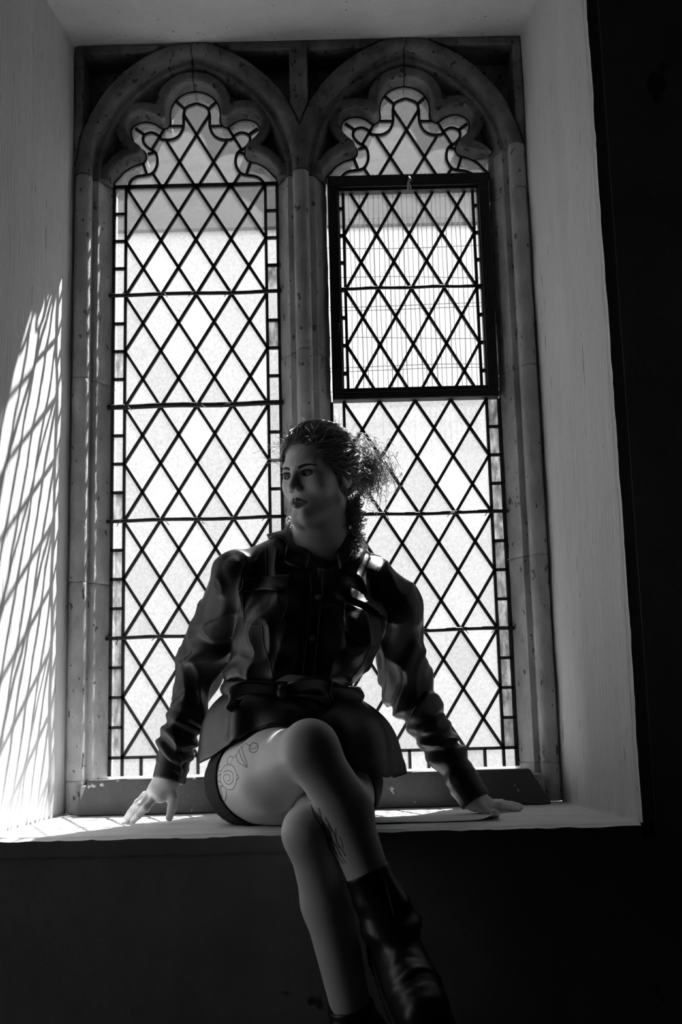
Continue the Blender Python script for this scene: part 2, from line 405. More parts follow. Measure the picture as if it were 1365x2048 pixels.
head_stone(-.601, -.2872, 1.642, 1.64, H_OP-.004)
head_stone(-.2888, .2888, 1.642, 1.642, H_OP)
head_stone(.2872, .601, 1.642, 1.70, H_OP-.003)
def jamb_profile(sgn, c):
    """plan of a jamb from the plaster to the glass: roll, groove, hollow chamfer, rebate"""
    Rr = .0215; pts = []
    for t in np.linspace(0, math.pi, 13): pts.append((Rr+Rr*math.cos(t), Rr-Rr*math.sin(t)))       # a from 2R to 0
    pts += [(0, .030), (0, .042), (-.014, .042)]
    for t in np.linspace(0, 1, 6): pts.append((-.015-.030*t, .042+.058*t+.006*math.sin(math.pi*t)))
    pts += [(-.045, .155), (.06, .155), (.06, .012), (.046, .012)]
    return [(sgn*(HS+a)+c, y) for a, y in pts]
def prism(name, plan, z0, z1, m, parent, nz=24, seed=0, amp=.0012, chip=.0045):
    plan = np.array(plan); n = len(plan)
    zs = np.concatenate([[z0, z0+.003], np.linspace(z0+.012, z1-.012, nz), [z1-.003, z1]]); ctr = plan.mean(0)
    V = []
    for i, z in enumerate(zs):
        P = np.stack([plan[:, 0], plan[:, 1], np.full(n, z)], 1)
        e = .0025 if i in (0, len(zs)-1) else 0
        s = amp*vnoise(P, 30, seed)+.5*amp*vnoise(P, 80, seed+1)-chip*np.maximum(0, vnoise(P, 14, seed+2)-.55)-e
        dirv = np.stack([ctr[0]-plan[:, 0], ctr[1]+.05-plan[:, 1]], 1); dirv /= np.linalg.norm(dirv, axis=1)[:, None]
        P[:, :2] -= dirv*s[:, None]
        V.append(P)
    V = np.concatenate(V); Q = []
    for i in range(len(zs)-1):
        for k in range(n):
            k2 = (k+1) % n; Q.append((i*n+k, i*n+k2, (i+1)*n+k2, (i+1)*n+k))
    Q += [tuple(range(n))[::-1], tuple((len(zs)-1)*n+k for k in range(n))]
    # orientation: make normals face out
    area = 0.5*np.sum(plan[:, 0]*np.roll(plan[:, 1], -1)-np.roll(plan[:, 0], -1)*plan[:, 1])
    if area < 0: Q = [tuple(reversed(q)) for q in Q]
    o = mk(name, V, Q, m, parent, True)
    try: o.data.set_sharp_from_angle(angle=math.radians(38))
    except Exception: pass
    return o
def stack(plan, joints, name, seed):
    for i, (z0, z1) in enumerate(zip(joints[:-1], joints[1:])):
        prism(name, plan, z0+.0003, z1-.0003, MT['stone'], surround, max(6, int((z1-z0)/.02)), seed+i*7)
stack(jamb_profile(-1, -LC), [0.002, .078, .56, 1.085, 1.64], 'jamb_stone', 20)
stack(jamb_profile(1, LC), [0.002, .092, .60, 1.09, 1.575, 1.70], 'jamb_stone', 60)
def mullion_plan():
    L = []
    for t in np.linspace(0, math.pi, 17): L.append((-.021*math.cos(t), .0215-.0215*math.sin(t)))
    half = [(.021, .042), (.035, .042)]+[(.036+.030*t, .042+.058*t+.006*math.sin(math.pi*t)) for t in np.linspace(0, 1, 6)]+[(.066, .155)]
    return L+half+[(-x, y) for x, y in half[::-1]]
stack(mullion_plan(), [.07, .64, 1.148, 1.64], 'mullion_stone', 90)

# dark bottom board with mitred ends
b = MB(); f0, f1 = -.060, -.034
vv = [(-.556, f0, .002), (.560, f0, .002), (.512, f0, .083), (-.528, f0, .083), (-.556, f1, .002), (.560, f1, .002), (.512, f1, .083), (-.528, f1, .083)]
b.add(vv, [(0, 1, 2, 3), (7, 6, 5, 4), (3, 2, 6, 7), (1, 5, 6, 2), (0, 3, 7, 4), (4, 5, 1, 0)])
prism('sill_stone', [(-.55, f1+.001), (.55, f1+.001), (.55, .155), (-.55, .155)], .003, .068, MT['stone'], surround, 4, 400)
wb = b.build('trim_6', MT['board']); struct(wb, 'dark painted board along the foot of the window', 'window board')
bv = wb.modifiers.new('bevel', 'BEVEL'); bv.width = .003; bv.segments = 2

# ------------------------------------------------------------------ leaded lights
BARS = [1.645, 1.334, 1.027, .724, .424, .127]
BOT = .082
CW, CD = .0075, .009
def clip_poly(poly, x0, x1, z0, z1):
    def cut(p, f):
        out = []
        for i in range(len(p)):
            a, c = p[i], p[(i+1) % len(p)]; fa, fc = f(a), f(c)
            if fa >= 0: out.append(a)
            if (fa >= 0) != (fc >= 0):
                t = fa/(fa-fc); out.append((a[0]+(c[0]-a[0])*t, a[1]+(c[1]-a[1])*t))
        return out
    for f in (lambda q: q[0]-x0, lambda q: x1-q[0], lambda q: q[1]-z0, lambda q: z1-q[1]):
        poly = cut(poly, f)
        if len(poly) < 3: return []
    return poly
def area2(p): return .5*sum(p[i][0]*p[(i+1) % len(p)][1]-p[(i+1) % len(p)][0]*p[i][1] for i in range(len(p)))
def pane(poly, parent, m, y=GY):
    if len(poly) < 3 or abs(area2(poly)) < 6e-5: return
    if area2(poly) < 0: poly = poly[::-1]
    n = len(poly); t = .0015; tilt = (random.uniform(-1, 1)*.01, random.uniform(-1, 1)*.01)
    cx = sum(p[0] for p in poly)/n; cz = sum(p[1] for p in poly)/n
    yy = [y+(p[0]-cx)*tilt[0]+(p[1]-cz)*tilt[1] for p in poly]
    v = [(p[0], q-t, p[1]) for p, q in zip(poly, yy)]+[(p[0], q+t, p[1]) for p, q in zip(poly, yy)]
    f = [tuple(range(n)), tuple(range(2*n-1, n-1, -1))]+[(i, i+n, (i+1) % n+n, (i+1) % n) for i in range(n)]
    mk('pane', v, f, m, parent)
def came(a, b, parent, w=CW, y=GY):
    MB().bar((a[0], y, a[1]), (b[0], y, b[1]), w, CD).build('lead_came', MT['lead'], parent)
def lattice(parent, x0, x1, z0, z1, dx, dz, nx, nz_, m, y=GY, w=CW):
    """diamonds dx by dz with a node at (nx, nz_) clipped to a field; one pane per diamond, one came per diagonal"""
    i0 = int(math.floor((x0-nx)/(dx/2)))-1; i1 = int(math.ceil((x1-nx)/(dx/2)))+1
    j0 = int(math.floor((z0-nz_)/(dz/2)))-1; j1 = int(math.ceil((z1-nz_)/(dz/2)))+1
    for i in range(i0, i1+1):
        for j in range(j0, j1+1):
            if (i+j) % 2 == 0: continue
            cx, cz = nx+i*dx/2, nz_+j*dz/2
            pane(clip_poly([(cx-dx/2, cz), (cx, cz-dz/2), (cx+dx/2, cz), (cx, cz+dz/2)], x0, x1, z0, z1), parent, m, y)
    s = dz/dx
    for sg in (1, -1):
        for k in range(-60, 61):
            # line z = nz + sg*s*(x-nx) + k*dz
            pts = []
            for X in (x0, x1):
                zz = nz_+sg*s*(X-nx)+k*dz
                if z0-1e-9 <= zz <= z1+1e-9: pts.append((X, zz))
            for zz in (z0, z1):
                X = nx+(zz-nz_-k*dz)/(sg*s)
                if x0+1e-9 < X < x1-1e-9: pts.append((X, zz))
            if len(pts) >= 2:
                a, c = pts[0], max(pts, key=lambda q: (q[0]-pts[0][0])**2+(q[1]-pts[0][1])**2)
                if (a[0]-c[0])**2+(a[1]-c[1])**2 > 4e-4: came(a, c, parent, w, y)
def border(parent, xa, xb, zs, m):
    for z0, z1 in zip(zs[:-1], zs[1:]):
        pane([(xa, z0), (xb, z0), (xb, z1), (xa, z1)], parent, m() if callable(m) else m)
    for z in zs[1:-1]: came((xa, z), (xb, z), parent)
def saddle(parent, x0, x1, z, r, ties=()):
    P = [(x, GY-.011+.0008*math.sin(x*31+z*9), z+.0012*math.sin(x*23+z*40)) for x in np.linspace(x0, x1, 24)]
    MB().tube(P, r, 8).build('saddle_bar', MT['iron'], parent, True)
    for t in ties:
        s = random.choice((-1, 1)); L = random.uniform(.012, .028)
        MB().tube([(t, GY-.02, z+.006), (t+.004*s, GY-.024, z-.002), (t+s*L*.6, GY-.026, z-.004), (t+s*L, GY-.028, z-.010-random.uniform(0, .01))], .0011, 5).build('tie_wire', MT['lead'], parent)
def light_panels(parent, xe0, xe1, bars, pane_m, bl, br):
    """one light: border strips either side, a diamond field between, panel by panel"""
    bw = .0335; xi0, xi1 = xe0+bw, xe1-bw; dx = (xi1-xi0)/4
    for zt, zb in zip(bars[:-1], bars[1:]):
        lattice(parent, xi0, xi1, zb, zt, dx, (zt-zb)/2, xi0, zb, pane_m)
        zs = list(np.linspace(zb, zt, 5)); border(parent, xe0, xi0, zs, bl(zb)); border(parent, xi1, xe1, zs, br(zb))
        for X in (xe0+.002, xi0, xi1, xe1-.002): came((X, zb), (X, zt), parent)
    # bottom row of small panes
    zb, zt = BOT, bars[-1]; xs = [xe0, xi0]+[xi0+dx/2*k for k in range(1, 8)]+[xi1, xe1]
    for a, c in zip(xs[:-1], xs[1:]): pane([(a, zb), (c, zb), (c, zt), (a, zt)], parent, pane_m)
    for X in [xe0+.002]+xs[1:-1]+[xe1-.002]: came((X, zb), (X, zt), parent)
    came((xe0, zt), (xe1, zt), parent)
    return xi0, xi1, dx
def head_glass(parent, c, zb, shift=0.):
    """cusped head: lead contour, lattice diagonals and one pane per enclosed cell"""
    k = .34432
    def P(u, v):
        p = atY(*zoomL(u, v), GY); return (p[0]+.2885+c, p[2]-1.645+zb)
    sm = lambda pts: [tuple(q) for q in smooth_poly(pts, 5)]
    mir = lambda pts: [(2*765-u, v) for u, v in pts]
    half = [[(372,930),(380,885),(420,855),(500,840),(532,800),(538,760),(525,715),(480,685),(455,650),(462,615),(505,600),(545,618),(560,640)],
            [(560,640),(620,640),(665,615),(688,565),(690,500),(705,455),(765,430)]]
    lines = []
    for h_ in half: lines += [sm(h_), sm(mir(h_))]
    st = [[(568,925),(765,612),(842,490)], [(765,925),(590,650)], [(568,925),(512,838)], [(410,575),(462,612)], [(480,725),(528,712)], [(452,772),(475,838)],
          [(612,562),(688,562)], [(640,412),(694,460)], [(500,705),(590,560)]]
    for s_ in st: lines += [s_, mir(s_)]
    L2 = [[P(u, v) for u, v in l] for l in lines]
    for l in L2:
        pts = [(x, GY, z) for x, z in l]
        MB().strip(pts, CW, CD).build('lead_came', MT['lead'], parent)
    ring = [(x*1.0+c, GY, z-1.645+zb) for x, z in FOILC]
    MB().strip(ring, .007, CD).build('lead_came', MT['lead'], parent)
    # cells by flood fill on a fine grid; their edges lie behind the leads
    h = .0024; xs = np.arange(c-.226, c+.226, h); zs = np.arange(zb-.002, zb+.30, h)
    X, Z = np.meshgrid(xs, zs, indexing='ij'); ins = poly_sd((X-c).ravel(), Z.ravel()-zb+1.645, _full).reshape(X.shape) < .004
    dist = np.full(X.shape, 1e9)
    for l in L2:
        for (ax, az), (bx, bz) in zip(l[:-1], l[1:]):
            ex, ez = bx-ax, bz-az; t = np.clip(((X-ax)*ex+(Z-az)*ez)/(ex*ex+ez*ez+1e-12), 0, 1)
            dist = np.minimum(dist, np.hypot(X-ax-ex*t, Z-az-ez*t))
    free = ins & (dist > .0031); lab = np.zeros(X.shape, np.int32); nlab = 0
    for s0 in np.argwhere(free):
        if lab[tuple(s0)]: continue
        nlab += 1; lab[tuple(s0)] = nlab; stk = [tuple(s0)]
        while stk:
            i, j = stk.pop()
            for a, b_ in ((i+1, j), (i-1, j), (i, j+1), (i, j-1)):
                if 0 <= a < X.shape[0] and 0 <= b_ < X.shape[1] and free[a, b_] and not lab[a, b_]: lab[a, b_] = nlab; stk.append((a, b_))
    for it in range(3):                                   # grow under the leads
        for sh in ((1, 0), (-1, 0), (0, 1), (0, -1)):
            r = np.roll(lab, sh, (0, 1)); m_ = (lab == 0) & ins & (r > 0); lab[m_] = r[m_]
    for n in range(1, nlab+1):
        C_ = np.argwhere(lab == n)
        if len(C_) < 14: continue
        cs = set(map(tuple, C_)); vid = {}; V = []; Fc = []
        def vtx(i, j, s):
            q = (i, j, s)
            if q not in vid: vid[q] = len(V); V.append((xs[0]+(i-.5)*h, GY+s*.0015, zs[0]+(j-.5)*h))
            return vid[q]
        for (i, j) in cs:
            q = [(i, j), (i+1, j), (i+1, j+1), (i, j+1)]
            Fc.append(tuple(vtx(*p, -1) for p in q)); Fc.append(tuple(vtx(*p, 1) for p in q[::-1]))
            for (di, dj, e0, e1) in ((0, -1, 0, 1), (1, 0, 1, 2), (0, 1, 2, 3), (-1, 0, 3, 0)):
                if (i+di, j+dj) not in cs: Fc.append((vtx(*q[e1], -1), vtx(*q[e0], -1), vtx(*q[e0], 1), vtx(*q[e1], 1)))
        mk('pane', V, Fc, MT['pane'], parent)

def pick(dark): return lambda: MT['old'] if random.random() < dark else MT['pane']
w1 = empty('window_1', (-LC, GY, BOT)); struct(w1, 'left cusped light of diamond leaded panes, all fixed', 'window')
xi0, xi1, ddx = light_panels(w1, -.5105, -.0655, BARS, MT['pane'], lambda z: pick(.75 if z < .7 else .1), lambda z: pick(.05))
head_glass(w1, -LC, 1.645)
came((-.51, 1.645), (-.066, 1.645), w1, .011)
for z, r in zip(BARS[1:5], (.0052, .0068, .0048, .0048)):
    saddle(w1, -.52, -.06, z, r, [xi0+ddx*k for k in range(0, 5) if random.random() < .6])
w2 = empty('window_2', (LC, GY, BOT)); struct(w2, 'right cusped light of leaded panes with an opening casement', 'window')
XE0, XE1 = .0655, .508
yi0, yi1, edx = light_panels(w2, XE0, XE1, BARS[2:], MT['pane'], lambda z: pick(.1), lambda z: pick(.9))
head_glass(w2, LC, 1.645)
for z in BARS[3:5]: saddle(w2, .06, .515, z, .0048, [yi0+edx*k for k in range(0, 5) if random.random() < .7])
# casement: black metal frame > glazing
cf = MB(); cx0, cx1, cz0, cz1 = .070, .5055, 1.027, 1.652; fw = .0285
cf.box(cx0, cx1, GY-.028, GY+.012, cz1-.034, cz1); cf.box(cx0, cx1, GY-.028, GY+.012, cz0, cz0+.020)
cf.box(cx0, cx0+fw, GY-.028, GY+.012, cz0+.020, cz1-.034); cf.box(cx1-fw, cx1, GY-.028, GY+.012, cz0+.020, cz1-.034)
cas = cf.build('casement', MT['iron'], w2)
bv = cas.modifiers.new('bevel', 'BEVEL'); bv.width = .003; bv.segments = 2
sf = MB(); ix0, ix1, iz0, iz1 = cx0+fw, cx1-fw, cz0+.022, cz1-.036       # inner sash rim
sf.box(ix0-.004, ix1+.004, GY-.02, GY+.008, iz0, iz0+.010); sf.box(ix0-.004, ix1+.004, GY-.02, GY+.008, iz1-.006, iz1+.002)
sf.box(ix0-.002, ix0+.003, GY-.02, GY+.008, iz0, iz1); sf.box(ix1-.003, ix1+.002, GY-.02, GY+.008, iz0, iz1)
sf.build('sash_rim', MT['iron'], cas)
gx0, gx1, gz0, gz1 = ix0+.003, ix1-.003, iz0+.010, iz1-.006
bx0, bx1 = gx0+.010, gx1-.010
lattice(cas, bx0, bx1, gz0, gz1, (bx1-bx0)/4, .1545, bx0, 1.336, MT['clear'])
for xa, xb in ((gx0, bx0), (bx1, gx1)):
    zz = sorted([gz0]+[1.336+.0772*k for k in range(-3, 4) if gz0+.02 < 1.336+.0772*k < gz1-.02]+[gz1])
    for a, c in zip(zz[:-1], zz[1:]): pane([(xa, a), (xb, a), (xb, c), (xa, c)], cas, MT['clear'])
    for z in zz[1:-1]: came((xa, z), (xb, z), cas, .009)
for X in (bx0, bx1): came((X, gz0), (X, gz1), cas)
MB().tube([(x, GY-.012, 1.336+.001*math.sin(x*40)) for x in np.linspace(gx0, gx1, 12)], .0045, 8).build('saddle_bar', MT['iron'], cas, True)
for X, s in ((cx0+.010, 1), (cx1-.008, -1)):
    p = atY(672 if s > 0 else 991, 656, GY-.03); L = MB()
    L.tube([(p[0]-.007, GY-.034, p[2]-.013), (p[0]+.007, GY-.036, p[2]-.013), (p[0]+.008, GY-.036, p[2]+.010), (p[0]-.006, GY-.034, p[2]+.012)], .0022, 6, True)
    L.box(p[0]-.009, p[0]-.003, GY-.034, GY-.02, p[2]-.013, p[2]+.013)
    L.build('latch', MT['iron'], cas)
p = atY(819, 368, GY-.035); L = MB()
L.tube([(p[0], GY-.034, p[2]+.022), (p[0]+.003, GY-.037, p[2]+.012), (p[0]-.002, GY-.037, p[2]+.002), (p[0]-.004, GY-.036, p[2]-.016)], [.002, .0045, .004, .0022], 7)
L.tube([(p[0], GY-.037, p[2]+.006), (p[0]+.004, GY-.036, p[2]-.014)], [.003, .002], 6)
L.build('catch', MT['catch'], cas, True)
# outside wire guard over the casement
wg = MB(); gy = .205
for k in range(34):
    x = .075+k*.0135; pts = [(x+.0015*math.sin(z*14+k*1.7)+.003*(z-1.3), gy+.002*math.sin(k+z*5), z) for z in np.linspace(1.078, 1.72, 9)]
    wg.tube(pts, .0009 if k % 3 else .0013, 4)
for z in (1.082, 1.145, 1.155, 1.235, 1.32, 1.33, 1.41, 1.50, 1.585, 1.70):
    pts = [(x, gy+.003, z+.004*math.sin(x*9+z*31)-.012*(x-.3)) for x in np.linspace(.06, .53, 12)]
    wg.tube(pts, .0012, 4)
wgo = wg.build('wire_guard', MT['wire']); tag(wgo, 'thin wire mesh guard outside the opening casement', 'wire guard')

# ------------------------------------------------------------------ outside
gr = MB().box(-40, 40, .5, 60, -1.5, -1.3).build('ground', MT['ground']); struct(gr, 'pale ground outside the window', 'ground')
nbY = 6.0; ze = float(atY(500, 461, nbY-.04)[2])+.03
nb = empty('neighbouring_building', (0, nbY, -1.3)); tag(nb, 'white rendered building with grey roof seen through the panes', 'building')
MB().box(-14, 14, nbY, nbY+5, -1.3, ze).build('wall', MT['render'], nb)
MB().add([(-14.4, nbY-.04, ze), (14.4, nbY-.04, ze), (14.4, nbY+5, ze+4.1), (-14.4, nbY+5, ze+4.1), (-14.4, nbY-.04, ze-.03), (14.4, nbY-.04, ze-.03), (14.4, nbY+5, ze+3.9), (-14.4, nbY+5, ze+3.9)],
         [(0,1,2,3),(7,6,5,4),(0,4,5,1),(1,5,6,2),(2,6,7,3),(3,7,4,0)]).build('roof', MT['slate'], nb)
# ------------------------------------------------------------------ the seated person
MT.update(
    boot=mat('black_boot_leather', .012, .34, .005, 20, .25, 120, spec=.5, dist=.002),
    sole=mat('black_rubber_sole', .010, .7, .003, 30, .3, 90),
    leather=mat('black_jacket_leather', .014, .40, .006, 12, .22, 130, spec=.5, dist=.002),
    knit=mat('black_ribbed_shorts', .016, .85, .004, 40, .5, 400, (3, .2, .2), dist=.003),
    thread=mat('seam_thread', .05, .6, .01, 80),
    button=mat('dark_metal_button', .10, .3, .02, 80, spec=.7),
    hair=mat('dark_blond_hair', .16, .42, .06, 60, spec=.55),
    brow=mat('dark_brow_hair', .02, .6),
    paper=mat('white_paper', .78, .8, .02, 10),
    ink=mat('tattoo_ink', .16, .6),
    ring=mat('silver_ring', .6, .25, spec=.8),
)
def skin_material():
    m = mat('skin', .70, .48, .04, 9, .12, 260, spec=.42, dist=.0015); nt = m.node_tree; b_ = nt.nodes['Principled BSDF']
    at = nt.nodes.new('ShaderNodeAttribute'); at.attribute_name = 'tone'; at.attribute_type = 'GEOMETRY'
    src = b_.inputs['Base Color'].links[0].from_socket
    mx = nt.nodes.new('ShaderNodeMix'); mx.data_type = 'RGBA'; mx.blend_type = 'MULTIPLY'; mx.inputs[0].default_value = 1
    nt.links.new(src, mx.inputs[6]); nt.links.new(at.outputs['Fac'], mx.inputs[7]); nt.links.new(mx.outputs[2], b_.inputs['Base Color'])
    b_.inputs['Subsurface Weight'].default_value = .05; b_.inputs['Subsurface Radius'].default_value = (.004, .004, .004)
    return m
MT['skin'] = skin_material()
def add_translucency(m, fac, col):
    nt = m.node_tree; out = nt.nodes['Material Output']; tl_ = nt.nodes.new('ShaderNodeBsdfTranslucent'); tl_.inputs[0].default_value = g(col)
    mx = nt.nodes.new('ShaderNodeMixShader'); mx.inputs[0].default_value = fac
    nt.links.new(nt.nodes['Principled BSDF'].outputs[0], mx.inputs[1]); nt.links.new(tl_.outputs[0], mx.inputs[2]); nt.links.new(mx.outputs[0], out.inputs[0])
MT['curl'] = mat('backlit_curl_hair', .36, .4, .08, 60, spec=.5); add_translucency(MT['curl'], .4, .55)  # lighter copy of the hair, backlit highlights put into its colour

def eye_material():
    m = mat('eye', .5, .15, spec=.6); nt = m.node_tree; b_ = nt.nodes['Principled BSDF']
    tc = nt.nodes.new('ShaderNodeTexCoord'); sx = nt.nodes.new('ShaderNodeSeparateXYZ'); nt.links.new(tc.outputs['Object'], sx.inputs[0])
    r = nt.nodes.new('ShaderNodeValToRGB'); cr = r.color_ramp; cr.interpolation = 'LINEAR'
    mr = nt.nodes.new('ShaderNodeMapRange'); mr.inputs[1].default_value = .0095; mr.inputs[2].default_value = .0122
    nt.links.new(sx.outputs[1], mr.inputs[0]); nt.links.new(mr.outputs[0], r.inputs[0])
    cr.elements[0].position = .0; cr.elements[0].color = g(.28); cr.elements[1].position = .94; cr.elements[1].color = g(.01)
    for p_, c_ in ((.22, .28), (.30, .03), (.45, .10), (.80, .09)): e = cr.elements.new(p_); e.color = g(c_)
    nt.links.new(r.outputs[0], b_.inputs['Base Color']); return m
MT['eye'] = eye_material()
J = {k: atY(*v) for k, v in dict(
    hipR=(497, 1574, -.33), kneeR=(620, 1499, -.70), ankR=(782, 1850, -.71),
    hipL=(683, 1588, -.33), kneeL=(622, 1664, -.68), ankL=(716, 2075, -.62),
    pel=(590, 1560, -.32), waist=(585, 1385, -.32), chest=(615, 1230, -.29), neck=(640, 1095, -.275),
    shR=(482, 1160, -.30), elR=(402, 1335, -.20), wrR=(338, 1557, -.25), shL=(788, 1212, -.28), elL=(810, 1370, -.16), wrL=(950, 1598, -.235)).items()}
def lerp(a, b, t): return np.asarray(a)*(1-t)+np.asarray(b)*t
# ---- head frame
HS_ = .94; PSI, HP, HR = math.radians(39), math.radians(6), math.radians(1.5)
HO = atY(639, 954, -.30)
fw = np.array([-math.sin(PSI)*math.cos(HP), -math.cos(PSI)*math.cos(HP), -math.sin(HP)])
up0 = np.array([math.sin(HR), 0, math.cos(HR)]); hx = np.cross(fw, up0); hx /= np.linalg.norm(hx); hz = np.cross(hx, fw)
HM = np.stack([hx, fw, hz], 1)                       # columns: local axes in world
def to_head(P): return ((P-HO)@HM)/HS_
def from_head(q): return HO+HS_*(HM@np.asarray(q, float))
def sd_head(P):
    q = to_head(P); s = q.copy(); s[:, 0] = np.abs(s[:, 0])          # the face is symmetric
    d = ell(q, (0, -.008, .035), (.0735, .095, .083))
    d = smin(d, ell(q, (0, .028, -.018), (.060, .062, .074)), .02)
    d = smin(d, cone(s, (.045, .002, -.064), (.012, .070, -.098), .0215, .0170), .022)
    d = smin(d, cone(q, (-.01, .077, -.0985), (.01, .077, -.0985), .0145, .0145), .012)
    d = smin(d, ell(s, (.037, .051, -.020), (.027, .029, .030)), .018)
    d = smin(d, ell(q, (0, .067, -.056), (.032, .026, .026)), .018)
    d = smin(d, cone(s, (.040, .066, .0225), (.006, .0765, .0235), .0115, .0115), .016)
    d = smax(d, -ell(s, (.031, .101, .002), (.019, .020, .0135)), .013)                # sockets
    lid = ell(s, (.031, .0685, .002), (.0150, .0142, .0132)); d = smin(d, lid, .004)
    d = np.maximum(d, -ell(s, (.0312, .0835, .0012), (.0130, .0095, .0038)))             # lid opening
    d = smin(d, cone(q, (0, .081, .018), (0, .104, -.0275), .0062, .0088), .012)
    d = smin(d, ell(s, (.0115, .0925, -.0325), (.0070, .0105, .0072)), .006)
    d = np.maximum(d, -ell(s, (.0062, .0985, -.0395), (.0030, .0055, .0040)))
    d = smin(d, cone(s, (.0235, .0805, -.0645), (.0045, .0935, -.0585), .0022, .0050), .004)
    d = smin(d, cone(s, (.0220, .0800, -.0665), (.0, .0905, -.0705), .0024, .0066), .004)
    d = smax(d, -ell(q, (0, .099, -.0645), (.021, .0125, .0013)), .002)
    d = smax(d, -ell(q, (0, .0975, -.0825), (.016, .006, .005)), .006)
    ear = ell(s, (.0725, -.012, -.006), (.0085, .0185, .0300))
    ear = smax(ear, -ell(s, (.0800, -.008, -.004), (.0055, .0115, .0185)), .004)
    d = smin(d, ear, .006)
    nk = cone(P, J['neck'], from_head((0, -.034, -.02)), .050, .043)
    d = smin(d, nk, .014)
    d = smin(d, cone(P, lerp(J['neck'], J['shR'], .55), J['neck'], .045, .048), .05)
    d = smin(d, cone(P, lerp(J['neck'], J['shL'], .55), J['neck'], .045, .048), .05)
    return d
# ---- hands: wrist, then each finger as three bent bones
def bones(P, pts, r0, r1, k=.003):
    n = len(pts)-1; d = None
    for i in range(n):
        ra = r0+(r1-r0)*i/n; rb = r0+(r1-r0)*(i+1)/n
        e = cone(P, pts[i], pts[i+1], ra, rb); d = e if d is None else smin(d, e, k)
    return d
def A(x, y, Y): return atY(x, y, Y)
HAND_R = dict(
    palm=[(A(334, 1556, -.25), A(318, 1580, -.255), .024, .024), (A(325, 1567, -.235), A(303, 1591, -.235), .022, .016), (A(338, 1568, -.262), A(322, 1592, -.268), .019, .013)],
    fingers=[([A(308, 1596, -.266), A(291, 1616, -.276), A(277, 1631, -.274), A(267, 1641, -.268)], .0091, .0068),
             ([A(299, 1593, -.250), A(281, 1612, -.258), A(266, 1629, -.256), A(256, 1640, -.250)], .0091, .0068),
             ([A(293, 1592, -.232), A(275, 1610, -.236), A(262, 1625, -.232), A(254, 1635, -.226)], .0094, .0070),
             ([A(290, 1590, -.214), A(276, 1606, -.212), A(266, 1618, -.206), A(259, 1628, -.200)], .0084, .0062),
             ([A(341, 1576, -.262), A(346, 1596, -.268), A(344, 1617, -.264), A(339, 1635, -.259)], .0128, .0082)])
HAND_L = dict(
    palm=[(A(944, 1594, -.235), A(966, 1606, -.225), .021, .017), (A(946, 1592, -.215), A(975, 1604, -.195), .019, .013), (A(950, 1600, -.240), A(976, 1609, -.228), .018, .012)],
    fingers=[([A(972, 1608, -.228), A(1000, 1611, -.222), A(1021, 1615, -.214), A(1036, 1617.5, -.205)], .0089, .0066),
             ([A(976, 1606, -.208), A(1005, 1608, -.196), A(1028, 1611.5, -.184), A(1042, 1614, -.176)], .0088, .0066),
             ([A(975, 1605, -.190), A(1003, 1607, -.172), A(1024, 1609.5, -.158), A(1038, 1612, -.148)], .0092, .0068),
             ([A(970, 1603, -.175), A(994, 1606, -.150), A(1010, 1608, -.134), A(1022, 1610, -.122)], .0082, .0062),
             ([A(952, 1603, -.246), A(958, 1612, -.262), A(968, 1620, -.268), A(977, 1623.5, -.268)], .0125, .0085)])
def sd_hand(P, Hd, el, wr):
    d = cone(P, lerp(el, wr, .55), wr, .036, .0255)
    for a, b_, ra, rb in Hd['palm']: d = smin(d, cone(P, a, b_, ra, rb), .014)
    for pts, r0, r1 in Hd['fingers'][:4]:
        f = bones(P, pts, r0, r1)
        f = smin(f, np.linalg.norm(P-pts[1], axis=1)-r0*1.0, .004)
        d = smin(d, f, .0042)
    pts, r0, r1 = Hd['fingers'][4]; d = smin(d, bones(P, pts, r0, r1), .010)
    return d
def sd_handR(P): return sd_hand(P, HAND_R, J['elR'], J['wrR'])
def sd_handL(P): return sd_hand(P, HAND_L, J['elL'], J['wrL'])
# ---- legs and hips
def sd_legR(P):
    h_, k_, a_ = J['hipR'], J['kneeR'], J['ankR']
    d = cone(P, h_+np.array([0, 0, .012]), lerp(h_, k_, .5)+np.array([.0, 0, .0]), .088, .074)
    d = smin(d, cone(P, lerp(h_, k_, .5), k_, .074, .047), .03)
    d = smin(d, ell(P, k_+np.array([.0, -.008, .006]), (.044, .044, .044)), .02)
    sh = a_-k_; back = np.array([.35, .93, .1]); back -= sh*(back@sh)/(sh@sh); back /= np.linalg.norm(back)
    d = smin(d, cone(P, k_+back*.006, lerp(k_, a_, .36)+back*.020+np.array([.008, 0, 0]), .043, .047), .025)
    d = smin(d, cone(P, lerp(k_, a_, .36)+back*.016+np.array([.006, 0, 0]), lerp(k_, a_, .78), .046, .034), .02)
    d = smin(d, cone(P, k_, a_, .034, .028), .02)
    return d
def sd_legL(P):
    h_, k_, a_ = J['hipL'], J['kneeL'], J['ankL']
    d = cone(P, h_+np.array([0, 0, .018]), lerp(h_, k_, .55)+np.array([.012, 0, 0]), .083, .068)
    d = smin(d, cone(P, lerp(h_, k_, .55)+np.array([.008, 0, 0]), k_, .067, .046), .03)
    d = smin(d, ell(P, k_+np.array([-.004, -.006, .0]), (.042, .042, .044)), .02)
    sh = a_-k_; back = np.array([.1, 1., 0]); back -= sh*(back@sh)/(sh@sh); back /= np.linalg.norm(back)
    d = smin(d, cone(P, k_, lerp(k_, a_, .36)+back*.022, .042, .048), .025)
    d = smin(d, cone(P, lerp(k_, a_, .36)+back*.016, lerp(k_, a_, .8), .046, .034), .02)
    d = smin(d, cone(P, k_, a_, .034, .028), .02)
    return d
def sd_hips(P):
    d = ell(P, J['pel']+np.array([0, .01, .0]), (.175, .125, .100))
    return smin(d, cone(P, J['pel'], J['waist'], .12, .105), .05)
